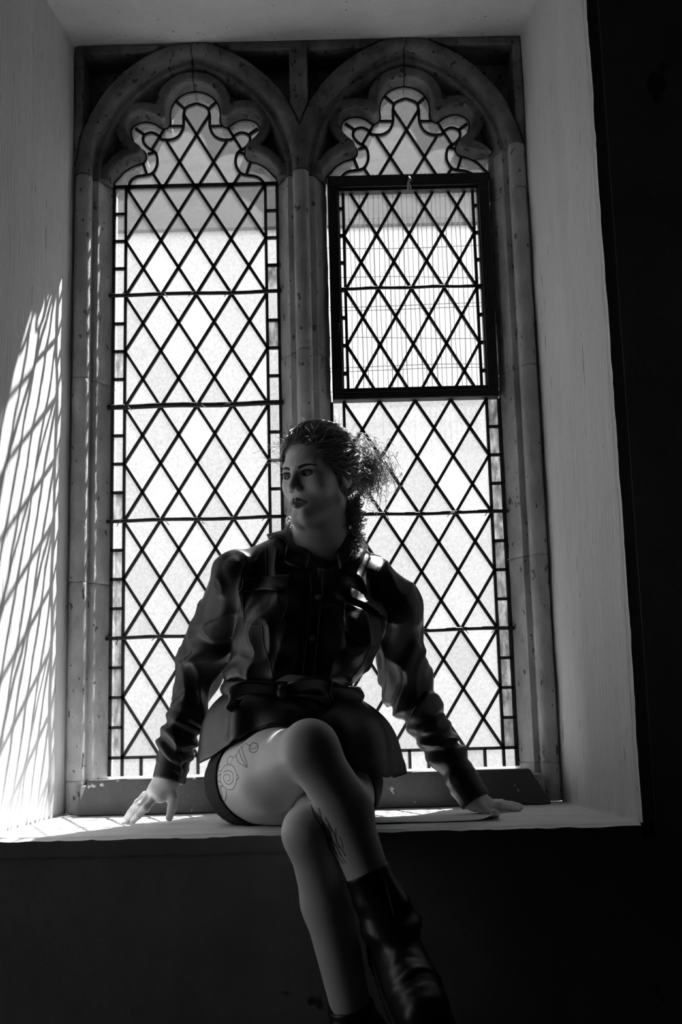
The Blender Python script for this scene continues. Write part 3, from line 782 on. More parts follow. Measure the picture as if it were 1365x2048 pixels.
def sd_legs(P):
    d = np.minimum(sd_legR(P), sd_legL(P))
    d = smin(d, sd_hips(P), .02)
    return np.maximum(d, .0015-P[:, 2]+np.where(P[:, 1] < Y_F-.004, 9*(-1), 0)) if False else smax(d, np.where(P[:, 1] > Y_F+.0, .0015-P[:, 2], -1.), .008)
def sd_torso(P):
    d = cone(P, J['waist'], J['chest'], .085, .082)
    d = smin(d, cone(P, J['chest'], J['neck'], .082, .045), .03)
    d = smin(d, cone(P, J['shR'], J['shL'], .036, .036), .03)
    for s_, e_, w_ in (('shR', 'elR', 'wrR'), ('shL', 'elL', 'wrL')):
        d = smin(d, cone(P, J[s_], J[e_], .045, .036), .03); d = smin(d, cone(P, J[e_], J[w_], .036, .025), .02)
    return smin(d, cone(P, J['waist'], J['pel'], .095, .11), .05)
def bbox(pts, m):
    P = np.array(pts); return P.min(0)-m, P.max(0)+m
pieces = []
lo, hi = from_head((0, 0, 0))-np.array([.125, .13, .20]), from_head((0, 0, 0))+np.array([.125, .13, .135])
pieces.append(mesh_sdf(sd_head, lo, hi, .0016))
for fn, Hd, w_ in ((sd_handR, HAND_R, 'wrR'), (sd_handL, HAND_L, 'wrL')):
    pts = [p for f in Hd['fingers'] for p in f[0]]+[p for q in Hd['palm'] for p in q[:2]]+[J[w_]]
    lo, hi = bbox(pts, .034); pieces.append(mesh_sdf(fn, lo, hi, .0016))
lo, hi = bbox([J['hipR'], J['kneeR'], J['ankR'], J['hipL'], J['kneeL'], J['ankL'], J['pel'], J['waist']], .14)
lo[2] = J['ankL'][2]-.02
pieces.append(mesh_sdf(sd_legs, lo, hi, .0030))
lo, hi = bbox([J[k] for k in ('waist', 'neck', 'shR', 'shL', 'elR', 'elL', 'wrR', 'wrL', 'pel')], .10)
pieces.append(mesh_sdf(sd_torso, np.maximum(lo, [-9, -9, .03]), hi, .007))
BV, BQ, off = [], [], 0
for V, Q in pieces: BV.append(V); BQ.append(Q+off); off += len(V)
BV = np.concatenate(BV); BQ = np.concatenate(BQ)
person = empty('person', (float(J['pel'][0]), -.32, 0)); tag(person, 'person in black belted leather jacket sitting cross-legged on the sill', 'person')
body = mk('body', BV, BQ, MT['skin'], person, True)
# natural tone: darker lips, lash line; the ribbed seat is clothing
q = to_head(BV); s = q.copy(); s[:, 0] = np.abs(s[:, 0]); tone = np.ones(len(BV))
lip = np.minimum(cone(s, (.0225, .083, -.0645), (.0045, .0965, -.0590), .0022, .0052), cone(s, (.0210, .083, -.0665), (0, .094, -.0705), .0022, .0066))
tone = np.where(lip < .0022, .26, tone)
lash = ell(s, (.0315, .0835, .0012), (.0158, .0130, .0066)); tone = np.where((lash < .0004) | ((ell(s, (.0320, .0835, .0035), (.0172, .0135, .0072)) < 0) & (q[:, 2] > .0030)), .10, tone)
wing = cone(s, (.043, .070, .004), (.052, .062, .009), .002, .001); tone = np.where(wing < .002, .2, tone)
att = body.data.attributes.new('tone', 'FLOAT', 'POINT'); att.data.foreach_set('value', tone.astype(np.float32))

body['label'] = 'pale bare skin of face, hands and crossed legs'
# eyes
def uvsphere(r, n=20, m=14):
    b_ = MB(); V = []; Fc = []
    for i in range(m+1):
        for k in range(n):
            a, t = 2*math.pi*k/n, math.pi*i/m; V.append((r*math.sin(t)*math.cos(a), r*math.sin(t)*math.sin(a), r*math.cos(t)))
    for i in range(m):
        for k in range(n): Fc.append((i*n+k, (i+1)*n+k, (i+1)*n+(k+1) % n, i*n+(k+1) % n))
    return b_.add(V, Fc)
gaze = np.array([-.74, -.66, -.02]); gaze /= np.linalg.norm(gaze)
for sx in (1, -1):
    e = uvsphere(.0121).build('eye', MT['eye'], None, True)
    zc = np.array([0, 0, 1.]); ex = np.cross(gaze, zc); ex /= np.linalg.norm(ex); ez = np.cross(ex, gaze)
    c = from_head((sx*.031, .0690, .0015)); Mx = Matrix.Identity(4)
    for i in range(3): Mx[i][0] = ex[i]*HS_; Mx[i][1] = gaze[i]*HS_; Mx[i][2] = ez[i]*HS_; Mx[i][3] = c[i]
    e.parent = person; e.matrix_parent_inverse = Matrix.Translation(person.location).inverted(); e.matrix_basis = Mx
# surface tools on SDFs
def march_many(px, fn, t0=1.6):
    px = np.atleast_2d(np.asarray(px, float)); D = AX_F[None]+((px[:, :1]-682.5)/F_PX)*AX_R[None]-((px[:, 1:2]-1024)/F_PX)*AX_U[None]
    D /= np.linalg.norm(D, axis=1)[:, None]; t = np.full(len(px), t0)
    for _ in range(60):
        v = fn(CAM+D*t[:, None]); t = np.minimum(t+v*.8, 3.2)
        if np.abs(np.where(t < 3.19, v, 0)).max() < 2e-4: break
    return CAM+D*t[:, None]
def march(x, y, fn): return march_many([(x, y)], fn)[0]
def grad(P, fn, e=.0015):
    P = np.atleast_2d(P); G = np.stack([fn(P+np.eye(3)[a]*e)-fn(P-np.eye(3)[a]*e) for a in range(3)], 1)
    return G/(np.linalg.norm(G, axis=1)[:, None]+1e-9)
def resample(pts, step):
    P = np.array(pts, float); L = np.concatenate([[0], np.cumsum(np.linalg.norm(np.diff(P, axis=0), axis=1))])
    n = max(2, int(L[-1]/step)+1); t = np.linspace(0, L[-1], n); return np.stack([np.interp(t, L, P[:, i]) for i in range(P.shape[1])], 1)
def ribbon_on(mb, pts3, fn, w, lift):
    """thin raised strip lying on a surface"""
    P = np.array(pts3); N = grad(P, fn); T = np.gradient(P, axis=0); T /= np.linalg.norm(T, axis=1)[:, None]+1e-9
    S = np.cross(N, T); V = []
    w = np.broadcast_to(np.asarray(w, float), (len(P),))
    for p, n, s_, ww in zip(P, N, S, w): V += [p-s_*ww/2-n*.001, p-s_*ww*.35+n*lift, p+s_*ww*.35+n*lift, p+s_*ww/2-n*.001]
    m = len(P); Fc = []
    for i in range(m-1):
        for k in range(3): Fc.append((4*i+k, 4*i+k+1, 4*i+5+k, 4*i+4+k))
        Fc.append((4*i+3, 4*i, 4*i+4, 4*i+7))
    Fc += [(0, 3, 2, 1), (4*m-4, 4*m-3, 4*m-2, 4*m-1)]
    mb.add(V, Fc)
# eyebrows and lashes
for sx in (1, -1):
    t = np.linspace(0, 1, 12); lx = sx*(.013+.040*t); lz = .0160+.0070*np.sin(t*2.2)-.004*t*t; ly = np.full(12, .12)
    for _ in range(40): ly = ly-sd_head(HO+HS_*(np.stack([lx, ly, lz], 1)@HM.T))/HS_*.7
    pts = HO+HS_*(np.stack([lx, ly, lz], 1)@HM.T)
    mb = MB(); ribbon_on(mb, pts, sd_head, np.interp(np.linspace(0, 1, 12), [0, .3, 1], [.0072, .0078, .0018]), .0012); mb.build('eyebrow', MT['brow'], person)
    mb = MB()
    for t in np.linspace(0, 1, 16):
        x = .019+.0265*t; z = .0048+.0026*math.sin(math.pi*t)-.0015*(t-.5); y = .0845-.30*(abs(x-.031))**1.0*.5
        p0 = np.array([sx*x, y-.001, z]); dv = np.array([sx*(t-.35)*.006, .0065, .0035+.001*t])
        mb.tube([from_head(p0), from_head(p0+dv*.6), from_head(p0+dv+np.array([0, 0, .0016]))], [.0006, .0005, .0002], 4)
    mb.build('eyelashes', MT['brow'], person)
# nose ring
c = np.array([-.0, 0, 0]); sx = -1
rr = [from_head((sx*.0135+.0, .0985+.0045*math.cos(a), -.036+.0045*math.sin(a))) for a in np.linspace(.3, 2*math.pi-.6, 16)]
MB().tube(rr, .0006, 6).build('nose_ring', MT['ring'], person, True)
# tattoo on the upper thigh: thin ink lines traced on the skin
TZ = lambda u, v: (350+u*.38828, 1040+v*.38828)      # from a crop of the photograph
tat = [[(385,1160),(405,1148),(425,1155),(428,1180),(410,1198),(388,1192),(383,1172),(395,1158)],[(383,1175),(405,1178),(425,1165)],[(385,1165),(365,1150),(345,1165),(330,1190)],
       [(345,1165),(350,1195),(365,1235),(374,1275),(350,1262),(325,1245),(318,1210),(330,1185)],[(330,1190),(345,1230),(370,1270)],[(318,1210),(300,1225),(285,1260)],
       [(300,1180),(325,1190),(335,1170),(315,1165),(300,1180)],[(240,1290),(262,1262),(295,1265),(315,1295),(318,1340),(300,1385),(270,1388),(245,1365),(232,1330),(240,1290)],
       [(250,1300),(275,1290),(298,1305),(300,1340),(282,1362),(260,1352),(250,1325),(262,1310),(282,1316),(284,1338),(270,1345)],[(232,1310),(218,1330),(208,1365),(225,1375),(245,1365)],
       [(215,1340),(235,1352)],[(232,1270),(222,1290),(240,1292)],[(245,1370),(225,1400),(232,1440),(255,1450),(265,1420),(262,1390)],[(238,1385),(245,1430)],[(205,1365),(200,1400),(215,1415),(228,1398)],
       [(318,1340),(330,1330),(322,1310)],[(300,1225),(285,1215),(270,1235),(275,1262)]]
mb = MB()
for l in tat:
    px = resample([TZ(*p) for p in smooth_poly(l, 4)], 3.0)
    P3 = march_many(px, sd_legs)
    if len(P3) > 1 and max(np.linalg.norm(np.diff(P3, axis=0), axis=1)) < .03: ribbon_on(mb, P3, sd_legs, .0017, .0004)
t_ = mb.build('tattoo', MT['ink'], person); t_['label'] = 'fine line flower tattoo on the thigh'
mb = MB()
for k in range(15):
    k_ = k; k = k*.55
    l = [(592+6*k, 1553+3*k), (596+5.5*k, 1575+4*k), (605+6*k, 1605), (626+6*k, 1650), (643+5*k, 1690), (668+4*k, 1735)]; k = k_
    l = [(x+4*math.sin(y*.07+k*2), y) for x, y in resample(l, 8)][k:-1-(k % 3)*2]
    P3 = march_many(l, sd_legs)
    if max(np.linalg.norm(np.diff(P3, axis=0), axis=1)) < .04: ribbon_on(mb, P3, sd_legs, .0034 if k % 2 else .0022, .0004)
t_ = mb.build('tattoo', MT['ink'], person); t_['label'] = 'dark feathery tattoo down the shin'

# ---- shorts
def sd_shorts(P):
    d = sd_legs(P)-.0045
    rib = .0012*np.sin(P[:, 0]*520+P[:, 1]*260)
    hR, kR, hL, kL = J['hipR'], J['kneeR'], J['hipL'], J['kneeL']
    tR = ((P-hR)@(kR-hR))/np.linalg.norm(kR-hR); tL = ((P-hL)@(kL-hL))/np.linalg.norm(kL-hL)
    side = np.where(P[:, 0]+.25*(P[:, 1]+.33) < J['pel'][0]-.0, tR+.35*(P[:, 0]-hR[0])-.045, tL-.40*(P[:, 0]-hL[0])-.05)
    return smax(np.maximum(d+rib*.6, side), P[:, 2]-.30, .004)
lo, hi = bbox([J['hipR'], J['hipL'], J['pel'], J['waist']], .14); lo[2] = -.004; lo[1] -= .06
V, Q = mesh_sdf(sd_shorts, lo, hi, .003); so = mk('shorts', V, Q, MT['knit'], person, True); so['label'] = 'tight black ribbed shorts'

# ---- boots
def boot(k_, a_, t0, foot, name):
    """shaft from a point on the shin, ankle, instep, toe; chunky sole underneath. foot: heel, ball, toe points, sole-down vector"""
    heel, ball, toe, dn = [np.asarray(p, float) for p in foot]; dn = dn/np.linalg.norm(dn)
    top = lerp(k_, a_, t0); ax = (a_-k_)/np.linalg.norm(a_-k_)
    def fn(P):
        d = cone(P, top-ax*.02, lerp(top, a_, .6), .043, .041)
        d = smin(d, cone(P, lerp(top, a_, .6), a_, .041, .044), .02)
        d = smin(d, cone(P, a_, heel-dn*.035, .042, .034), .02)
        d = smin(d, cone(P, a_, lerp(a_, ball, .75)-dn*.012, .043, .038), .025)
        d = smin(d, cone(P, heel-dn*.03, ball-dn*.028, .034, .043), .02)
        d = smin(d, cone(P, ball-dn*.028, toe-dn*.024, .045, .043), .015)
        tt = (P-top)@ax
        fold = .0035*np.sin(tt*95+3*vnoise(P, 12, 4))*np.exp(-((tt-np.linalg.norm(a_-top))/.05)**2)+.0015*vnoise(P, 30, 2)
        crs = .0030*np.maximum(0, np.sin(((P-ball)@(toe-ball)/np.linalg.norm(toe-ball))*150+2*vnoise(P, 20, 7)))*np.exp(-(np.linalg.norm(P-ball+dn*.06, axis=1)/.045)**2)
        d = d+fold-crs
        d = np.maximum(d, -(tt))                                       # cut the top
        d = np.maximum(d, -np.maximum(cone(P, top-ax*.05, lerp(top, a_, .5), .038, .036), tt-.03))
        return np.maximum(d, (P-heel)@dn)
    lo, hi = bbox([top, a_, heel, ball, toe], .065)
    V, Q = mesh_sdf(fn, lo, hi, .0028); bo = mk(name, V, Q, MT['boot'], person, True)
    fwd = toe-heel; fwd -= dn*(fwd@dn); Lf = np.linalg.norm(fwd); fwd /= Lf; sd_ = np.cross(dn, fwd)
    def fs(P):
        u = (P-heel)@fwd; w = (P-heel)@sd_; h_ = (P-heel)@dn
        uu = np.clip(u, 0, Lf); half = .040+.010*np.sin(np.clip((uu/Lf-.15), 0, 1)*2.6)
        d2 = np.hypot(np.maximum(np.abs(u-Lf/2)-Lf/2, 0), w)-half
        lug = np.where((np.mod(u, .026) < .011), .012, 0.)
        heelb = np.where(u < .06, .014, 0.)
        return np.maximum(np.maximum(d2, -h_-.006), h_-.026-heelb+np.where(h_ > .012, lug, 0)*np.where(d2 > -.014, 1, 0))
    lo, hi = bbox([heel, ball, toe, heel+dn*.05, toe+dn*.03], .06)
    V, Q = mesh_sdf(fs, lo, hi, .0028); mk('sole', V, Q, MT['sole'], bo, True).matrix_parent_inverse = Matrix.Identity(4)
    return bo, fn
aR = J['ankR']
fR = np.array([.24, -.87, -.43]); fR /= np.linalg.norm(fR); dR = np.array([.10, .42, -.90]); dR -= fR*(dR@fR); dR /= np.linalg.norm(dR); hlR = aR+dR*.070-fR*.040
footR = (hlR, hlR+fR*.155, hlR+fR*.215, dR)
bo, bootfn = boot(J['kneeR'], aR, .70, footR, 'boot'); bo['label'] = 'black leather ankle boot of the crossed leg'
mb = MB(); zp = march_many(resample([(760, 1737), (772, 1765), (782, 1800), (790, 1830)], 4), bootfn)
ribbon_on(mb, zp, bootfn, .006, .002); mb.build('zip', MT['button'], bo).matrix_parent_inverse = Matrix.Identity(4)
aL = J['ankL']
footL = (aL+np.array([.0, .03, -.075]), aL+np.array([.03, -.09, -.125]), aL+np.array([.035, -.13, -.14]), (.05, -.35, -.94))
bo2, _ = boot(J['kneeL'], aL, .84, footL, 'boot'); bo2['label'] = 'black leather ankle boot of the hanging leg'
# ---- jacket
WC = J['waist']
def ridge(P, s, seed, sc=(1, 1, 1)):
    n = vnoise(P*np.array(sc), s, seed); return np.maximum(0, 1-2.4*np.abs(n))**1.5
def sd_jacket(P):
    d = ell(P, A(618, 1215, -.285), (.160, .105, .125))
    d = smin(d, ell(P, A(608, 1288, -.30), (.160, .108, .095)), .03)
    d = smin(d, ell(P, A(585, 1345, -.315), (.147, .105, .048)), .03)
    d = smin(d, ell(P, A(552, 1250, -.365), (.062, .055, .062)), .04)
    d = smin(d, ell(P, A(695, 1268, -.355), (.066, .058, .062)), .04)
    d = smax(d, WC[2]-.075*(P[:, 0]-WC[0])-P[:, 2], .006)
    d = smin(d, cone(P, J['shR'], A(590, 1112, -.275), .066, .052), .03)
    d = smin(d, cone(P, J['shL'], A(690, 1122, -.275), .062, .052), .03)
    for sh, el_, wr, r in (('shR', 'elR', 'wrR', (.066, .049, .034)), ('shL', 'elL', 'wrL', (.064, .052, .034))):
        s_, e_, w_ = J[sh], J[el_], J[wr]
        arm = smin(cone(P, s_, e_, r[0], r[1]), cone(P, e_, w_, r[1], r[2]), .015)
        t = (P-e_)@((w_-e_)/np.linalg.norm(w_-e_)); u = (P-e_)@np.array([.5, -.8, .3])
        arm = arm+.0070*np.sin(t*115+u*60+3.2*vnoise(P, 9, 12))*np.exp(-((t-.02)/.10)**2)+.0048*np.sin(t*170-u*80+3*vnoise(P, 14, 3))*np.exp(-((t-.17)/.06)**2)
        arm = np.maximum(arm, ((P-w_)@(w_-e_))/np.linalg.norm(w_-e_))
        d = smin(d, arm, .012)
    f = .0085*ridge(P, 9, 31, (1, 1, .8))+.0055*ridge(P, 19, 37, (1, 1, .55))+.003*vnoise(P, 24, 5)
    d = d-f+.003
    d = smax(d, -ell(P, A(650, 1078, -.355), (.046, .075, .062)), .008)              # open neck
    d = smax(d, -cone(P, A(647, 1060, -.275), A(650, 1000, -.275), .060, .07), .006)
    return d
lo, hi = bbox([J[k] for k in ('waist', 'neck', 'shR', 'shL', 'elR', 'elL', 'wrR', 'wrL')], .075); lo[0] -= .03; hi[2] -= .02; lo[1] -= .09
V, Q = mesh_sdf(sd_jacket, lo, hi, .0032)
jk = mk('jacket', V, Q, MT['leather'], person, True); jk['label'] = 'black leather shirt jacket with pockets and tied belt'
def sub(o): o.matrix_parent_inverse = Matrix.Identity(4); return o
def sd_cuff(el_, wr, t0):
    ax = (wr-el_)/np.linalg.norm(wr-el_); a0 = lerp(el_, wr, t0)
    def fn(P):
        d = cone(P, a0-ax*.02, wr+ax*.03, .0365, .0345)+.0015*vnoise(P, 40, 8)
        return smax(smax(d, -((P-a0)@ax), .003), (P-wr)@ax-.006, .003)
    return fn, a0
for e_, w_ in (('elR', 'wrR'), ('elL', 'wrL')):
    fn, a0 = sd_cuff(J[e_], J[w_], .80); lo, hi = bbox([a0, J[w_]], .05)
    V, Q = mesh_sdf(fn, lo, hi, .0026); sub(mk('cuff', V, Q, MT['leather'], jk, True))
# peplum below the belt: lofted from the waist to a wavy hem that rests on hips and thighs
HEM = [(135, (425, 1505, -.21)), (180, (399, 1532, -.31)), (205, (432, 1512, -.385)), (222, (458, 1484, -.44)), (245, (505, 1470, -.475)), (268, (585, 1490, -.50)), (295, (668, 1524, -.50)),
       (318, (728, 1548, -.47)), (340, (790, 1560, -.415)), (360, (810, 1546, -.35)), (400, (775, 1532, -.24)), (450, (600, 1520, -.19))]
ang = np.array([h_[0] for h_ in HEM], float); hp = np.array([atY(*h_[1]) for h_ in HEM])
ang_p = np.concatenate([ang-360, ang, ang+360]); hp_p = np.concatenate([hp]*3)
def hem_at(a): return np.array([np.interp(a, ang_p, hp_p[:, i]) for i in range(3)])
NU, NV_ = 180, 26; grid = np.zeros((NU, NV_+1, 3))
for i in range(NU):
    a = 135+360*i/NU; r_ = math.radians(a)
    Hm = np.mean([hem_at(a+o) for o in (-8, -4, 0, 4, 8)], 0)
    W0 = WC+np.array([.139*math.cos(r_), .099*math.sin(r_), -.075*.139*math.cos(r_)-.002])
    out = np.array([math.cos(r_), math.sin(r_), 0])
    for j in range(NV_+1):
        v = j/NV_; p = W0*(1-v)+Hm*v+out*(.020*math.sin(math.pi*min(1, v*1.0))+.013*math.sin(8*r_+1.4*math.sin(3*r_)+v*1.5)*v*(1-.4*v)+.005*math.sin(19*r_+v)*v*(1-v))
        p[2] += .018*math.sin(math.pi*v)
        grid[i, j] = p
def sd_under(P): return np.minimum(np.minimum(sd_legR(P), sd_legL(P)), sd_hips(P))
fl = grid.reshape(-1, 3)
for _ in range(3):
    dd = sd_under(fl); G = grad(fl, sd_under); m_ = dd < .010; fl[m_] += G[m_]*(.010-dd[m_])[:, None]
grid = fl.reshape(NU, NV_+1, 3)
for _ in range(2): grid[:, 1:-1] = .5*grid[:, 1:-1]+.125*(np.roll(grid, 1, 0)+np.roll(grid, -1, 0))[:, 1:-1]+.125*(grid[:, :-2]+grid[:, 2:])
def shell(grid, t, closed=True):
    nu, nv = grid.shape[:2]; Gu = (np.roll(grid, -1, 0)-np.roll(grid, 1, 0)) if closed else np.gradient(grid, axis=0); Gv = np.gradient(grid, axis=1)
    N = np.cross(Gu, Gv); N /= np.linalg.norm(N, axis=2)[..., None]+1e-12
    V = np.concatenate([(grid).reshape(-1, 3), (grid-N*t).reshape(-1, 3)]); off = nu*nv; Fc = []
    for i in range(nu if closed else nu-1):
        i2 = (i+1) % nu
        for j in range(nv-1):
            a, b_, c_, d_ = i*nv+j, i2*nv+j, i2*nv+j+1, i*nv+j+1
            Fc.append((a, b_, c_, d_)); Fc.append((d_+off, c_+off, b_+off, a+off))
        Fc.append((i*nv+nv-1, i2*nv+nv-1, i2*nv+nv-1+off, i*nv+nv-1+off)); Fc.append((i2*nv, i*nv, i*nv+off, i2*nv+off))
    if not closed:
        for j in range(nv-1):
            Fc.append((j, j+1, j+1+off, j+off)); k = (nu-1)*nv; Fc.append((k+j+1, k+j, k+j+off, k+j+1+off))
    return V, Fc
grid[:, -4:] += (grid[:, -4:]-WC)*np.array([1, 1, 0])*np.array([.006, .012, .012, .010])[None, :, None]
V, Fc = shell(grid, -.003 if np.mean((np.cross(np.roll(grid, -1, 0)-grid, np.gradient(grid, axis=1))*(grid-WC)).sum(2)) < 0 else .003)
sub(mk('skirt_flap', V, Fc, MT['leather'], jk, True))
# belt
bg_ = np.zeros((120, 7, 3))
for i in range(120):
    a = 2*math.pi*i/120
    for j, h_ in enumerate(np.linspace(.017, -.017, 7)):
        rr = 1.0+.004*math.sin(5*a); e = .004*math.cos(j/6*math.pi*2-math.pi)
        bg_[i, j] = WC+np.array([(.147+e)*rr*math.cos(a), (.107+e)*rr*math.sin(a), -.075*.147*math.cos(a)+h_+.002*math.sin(3*a)])
V, Fc = shell(bg_, .005); belt = sub(mk('belt', V, Fc, MT['leather'], jk, True)); belt['label'] = 'wide leather belt tied in a bow'
def ribbon_loop(px, width, name, yw):
    """leather ribbon along a 3D path with its width vertical-ish"""
    P = smooth_poly([atY(*p) for p in px], 7); T = np.gradient(P, axis=0); T /= np.linalg.norm(T, axis=1)[:, None]
    gr_ = np.zeros((len(P), 5, 3)); wv = np.array(yw, float)
    for i, (p, t) in enumerate(zip(P, T)):
        w_ = wv-t*(wv@t)*.8; w_ /= np.linalg.norm(w_)
        pin = min(1, .45+1.6*math.sin(math.pi*i/(len(P)-1)))
        for j, h_ in enumerate(np.linspace(-.5, .5, 5)): gr_[i, j] = p+w_*h_*width*pin
    V, Fc = shell(gr_, .003, False); sub(mk(name, V, Fc, MT['leather'], belt, True))
yB = -.438
ribbon_loop([(566, 1384, yB), (530, 1378, yB-.018), (488, 1376, yB-.028), (462, 1392, yB-.022), (468, 1412, yB-.006), (505, 1408, yB+.004), (566, 1388, yB)], .028, 'bow_loop', (.15, -.35, 1))
ribbon_loop([(568, 1384, yB), (600, 1372, yB-.02), (640, 1368, yB-.03), (662, 1382, yB-.024), (655, 1400, yB-.006), (615, 1398, yB+.004), (568, 1388, yB)], .032, 'bow_loop', (-.15, -.35, 1))
ribbon_loop([(567, 1386, yB), (545, 1405, yB-.012), (515, 1425, yB-.018), (490, 1440, yB-.02)], .028, 'bow_tail', (.8, 0, .6))
ribbon_loop([(567, 1386, yB), (590, 1410, yB-.012), (615, 1432, yB-.018), (640, 1445, yB-.02)], .028, 'bow_tail', (-.8, 0, .6))
kn = uvsphere(1, 14, 10); cK = atY(567, 1384, yB-.012)
kn.v = [tuple(cK+np.array([x*.016, y*.014, z*.018])) for x, y, z in kn.v]; sub(kn.build('knot', MT['leather'], belt, True))
# pocket flaps, pocket edges, placket, seams, buttons: laid on the jacket surface
def patch(c4, nu, nv, lift, t, fn, name, m, par):
    """c4: pixel corners (tl, tr, br, bl); a quilted flap following the surface with real thickness"""
    gr_ = np.zeros((nu+1, nv+1, 3)); tl, tr, br, bl = [np.array(c, float) for c in c4]
    U, W_ = np.meshgrid(np.linspace(0, 1, nu+1), np.linspace(0, 1, nv+1), indexing='ij'); U = U[..., None]; W_ = W_[..., None]
    gr_ = march_many((tl*(1-U)*(1-W_)+tr*U*(1-W_)+br*U*W_+bl*(1-U)*W_).reshape(-1, 2), fn).reshape(nu+1, nv+1, 3)
    N = grad(gr_.reshape(-1, 3), fn).reshape(gr_.shape)
    for _ in range(3):
        k = gr_.copy(); k[1:-1] = .5*gr_[1:-1]+.25*(gr_[2:]+gr_[:-2]); gr_ = k
    lf = lift*(.35+.65*np.sin(np.linspace(.25, 1.0, nv+1)*math.pi/2))[None, :, None]
    gr_ = gr_+N*lf
    Nn = np.cross(np.gradient(gr_, axis=0), np.gradient(gr_, axis=1)); sg = 1 if (Nn*N).sum() > 0 else -1
    V, Fc = shell(gr_, t*sg, False)
    if sg < 0: Fc = [tuple(reversed(f)) for f in Fc]
    o = sub(mk(name, V, Fc, m, par, True))
    bvm = o.modifiers.new('bevel', 'BEVEL'); bvm.width = .0012; bvm.segments = 2; bvm.limit_method = 'ANGLE'
    return o
patch([(484, 1158), (580, 1151), (574, 1184), (479, 1182)], 18, 7, .010, .004, sd_jacket, 'pocket_flap', MT['leather'], jk)
patch([(697, 1176), (783, 1218), (782, 1243), (699, 1199)], 18, 7, .011, .004, sd_jacket, 'pocket_flap', MT['leather'], jk)
def seam(px, w=.0030, lift=.0012, m='leather', name='seam', step=5):
    P3 = list(march_many(resample(px, step), sd_jacket))
    P3 = [P3[0]]+[p for a, p in zip(P3[:-1], P3[1:]) if np.linalg.norm(p-a) < .03]
    if len(P3) > 2: mb = MB(); ribbon_on(mb, P3, sd_jacket, w, lift); sub(mb.build(name, MT[m], jk, True))
seam([(484, 1186), (487, 1215), (490, 1244), (508, 1252), (528, 1250), (548, 1238), (566, 1240), (572, 1215), (574, 1188)])
seam([(690, 1205), (688, 1240), (692, 1262), (722, 1285), (765, 1298), (772, 1270), (778, 1246)])
seam([(532, 1092), (533, 1125), (534, 1154)]); seam([(758, 1130), (748, 1160), (744, 1190)])
seam([(524, 1250), (528, 1290), (540, 1325), (548, 1362)]); seam([(742, 1290), (728, 1325), (705, 1355), (690, 1372)])
seam([(640, 1128), (646, 1180), (640, 1240), (634, 1300), (628, 1355)], .004, .0022, name='placket_edge'); seam([(620, 1128), (624, 1180), (618, 1240), (612, 1300), (606, 1352)])
for x, y in ((637, 1196), (625, 1276)):
    p = march(x, y, sd_jacket); n = grad(p, sd_jacket)[0]; bt_ = uvsphere(1, 14, 8)
    a_ = np.cross(n, (0, 0, 1)); a_ /= np.linalg.norm(a_); c_ = np.cross(n, a_)
    bt_.v = [tuple(p+n*(.003+z*.0022)+a_*x_*.0062+c_*y_*.0062) for x_, y_, z in bt_.v]; sub(bt_.build('button', MT['button'], jk, True))
# collar: a stand around the neck folding over into two points
NC = A(647, 1090, -.275)
TIP = {}
nphi = 64; gr_ = np.zeros((nphi, 9, 3))
for i in range(nphi):
    s_ = i/(nphi-1); phi = math.radians(250-(250+70)*s_)
    cs, sn = math.cos(phi), math.sin(phi)
    back = .5+.5*sn; fr = max(0, abs(s_-.5)*2-.62)/.38           # towards the front points
    top = NC+np.array([.064*cs, .060*sn+.004, .020+.022*back-.048*fr*fr])
    base = NC+np.array([.060*cs, .056*sn+.004-.012*fr, -.012-.060*fr*fr])
    wd = .036+.040*max(0, 1-abs(fr-.62)/.42)
    dx = np.array([cs, sn*.85, 0])
    outp = top+dx*(.022+.040*(wd/.088))+np.array([0, -.016*fr, -.024-.42*wd])
    pts = [base, lerp(base, top, .5), lerp(base, top, .9)+dx*.001, top+np.array([0, 0, .003])+dx*.006]
    for k in range(1, 6):
        t = k/5; q_ = lerp(top+dx*.012, outp, t)+np.array([0, 0, .002*math.sin(math.pi*t)]); pts.append(q_)
    gr_[i] = pts
flat = gr_[:, 4:].reshape(-1, 3)
for _ in range(3):
    dd = sd_jacket(flat); G = grad(flat, sd_jacket); m_ = dd < .007; flat[m_] += G[m_]*(.007-dd[m_])[:, None]
gr_[:, 4:] = flat.reshape(nphi, 5, 3)
V, Fc = shell(gr_, .003, False); sub(mk('collar', V, Fc, MT['leather'], jk, True))

# ---- hair
HCc = np.array([0, -.010, .036]); HCr = np.array([.0785, .1005, .0885]); HN = np.array([0, -.775, .632]); HP0 = np.array([0, .085, .078])
def sd_cap(P):
    q = to_head(P); d = ell(q, HCc, HCr)
    d = d-.003*ridge(q, 26, 51, (1.4, .35, 1))-.0015*vnoise(q, 60, 3)
    front = -((q-HP0)@HN); front = front+.005*vnoise(q, 45, 6)
    ear = ell(np.abs(q*np.array([1, 0, 0]))+q*np.array([0, 1, 1]), (.078, -.004, -.010), (.02, .020, .030))
    d = smax(d, front, .006); d = smax(d, -ear, .004)
    return smax(d, -.050-q[:, 2]-.2*q[:, 1], .006)*HS_
lo, hi = HO-np.array([.12, .12, .085]), HO+np.array([.13, .13, .135])
V, Q = mesh_sdf(sd_cap, lo, hi, .0022); hr = mk('hair', V, Q, MT['hair'], person, True); hr['label'] = 'curly hair swept back into a loose tail'
GQ = np.array([0.0, -.104, .030])                               # where the tail is gathered
def unit(v): v = np.asarray(v, float); return v/np.linalg.norm(v)
gs = unit((GQ-HCc)/HCr)
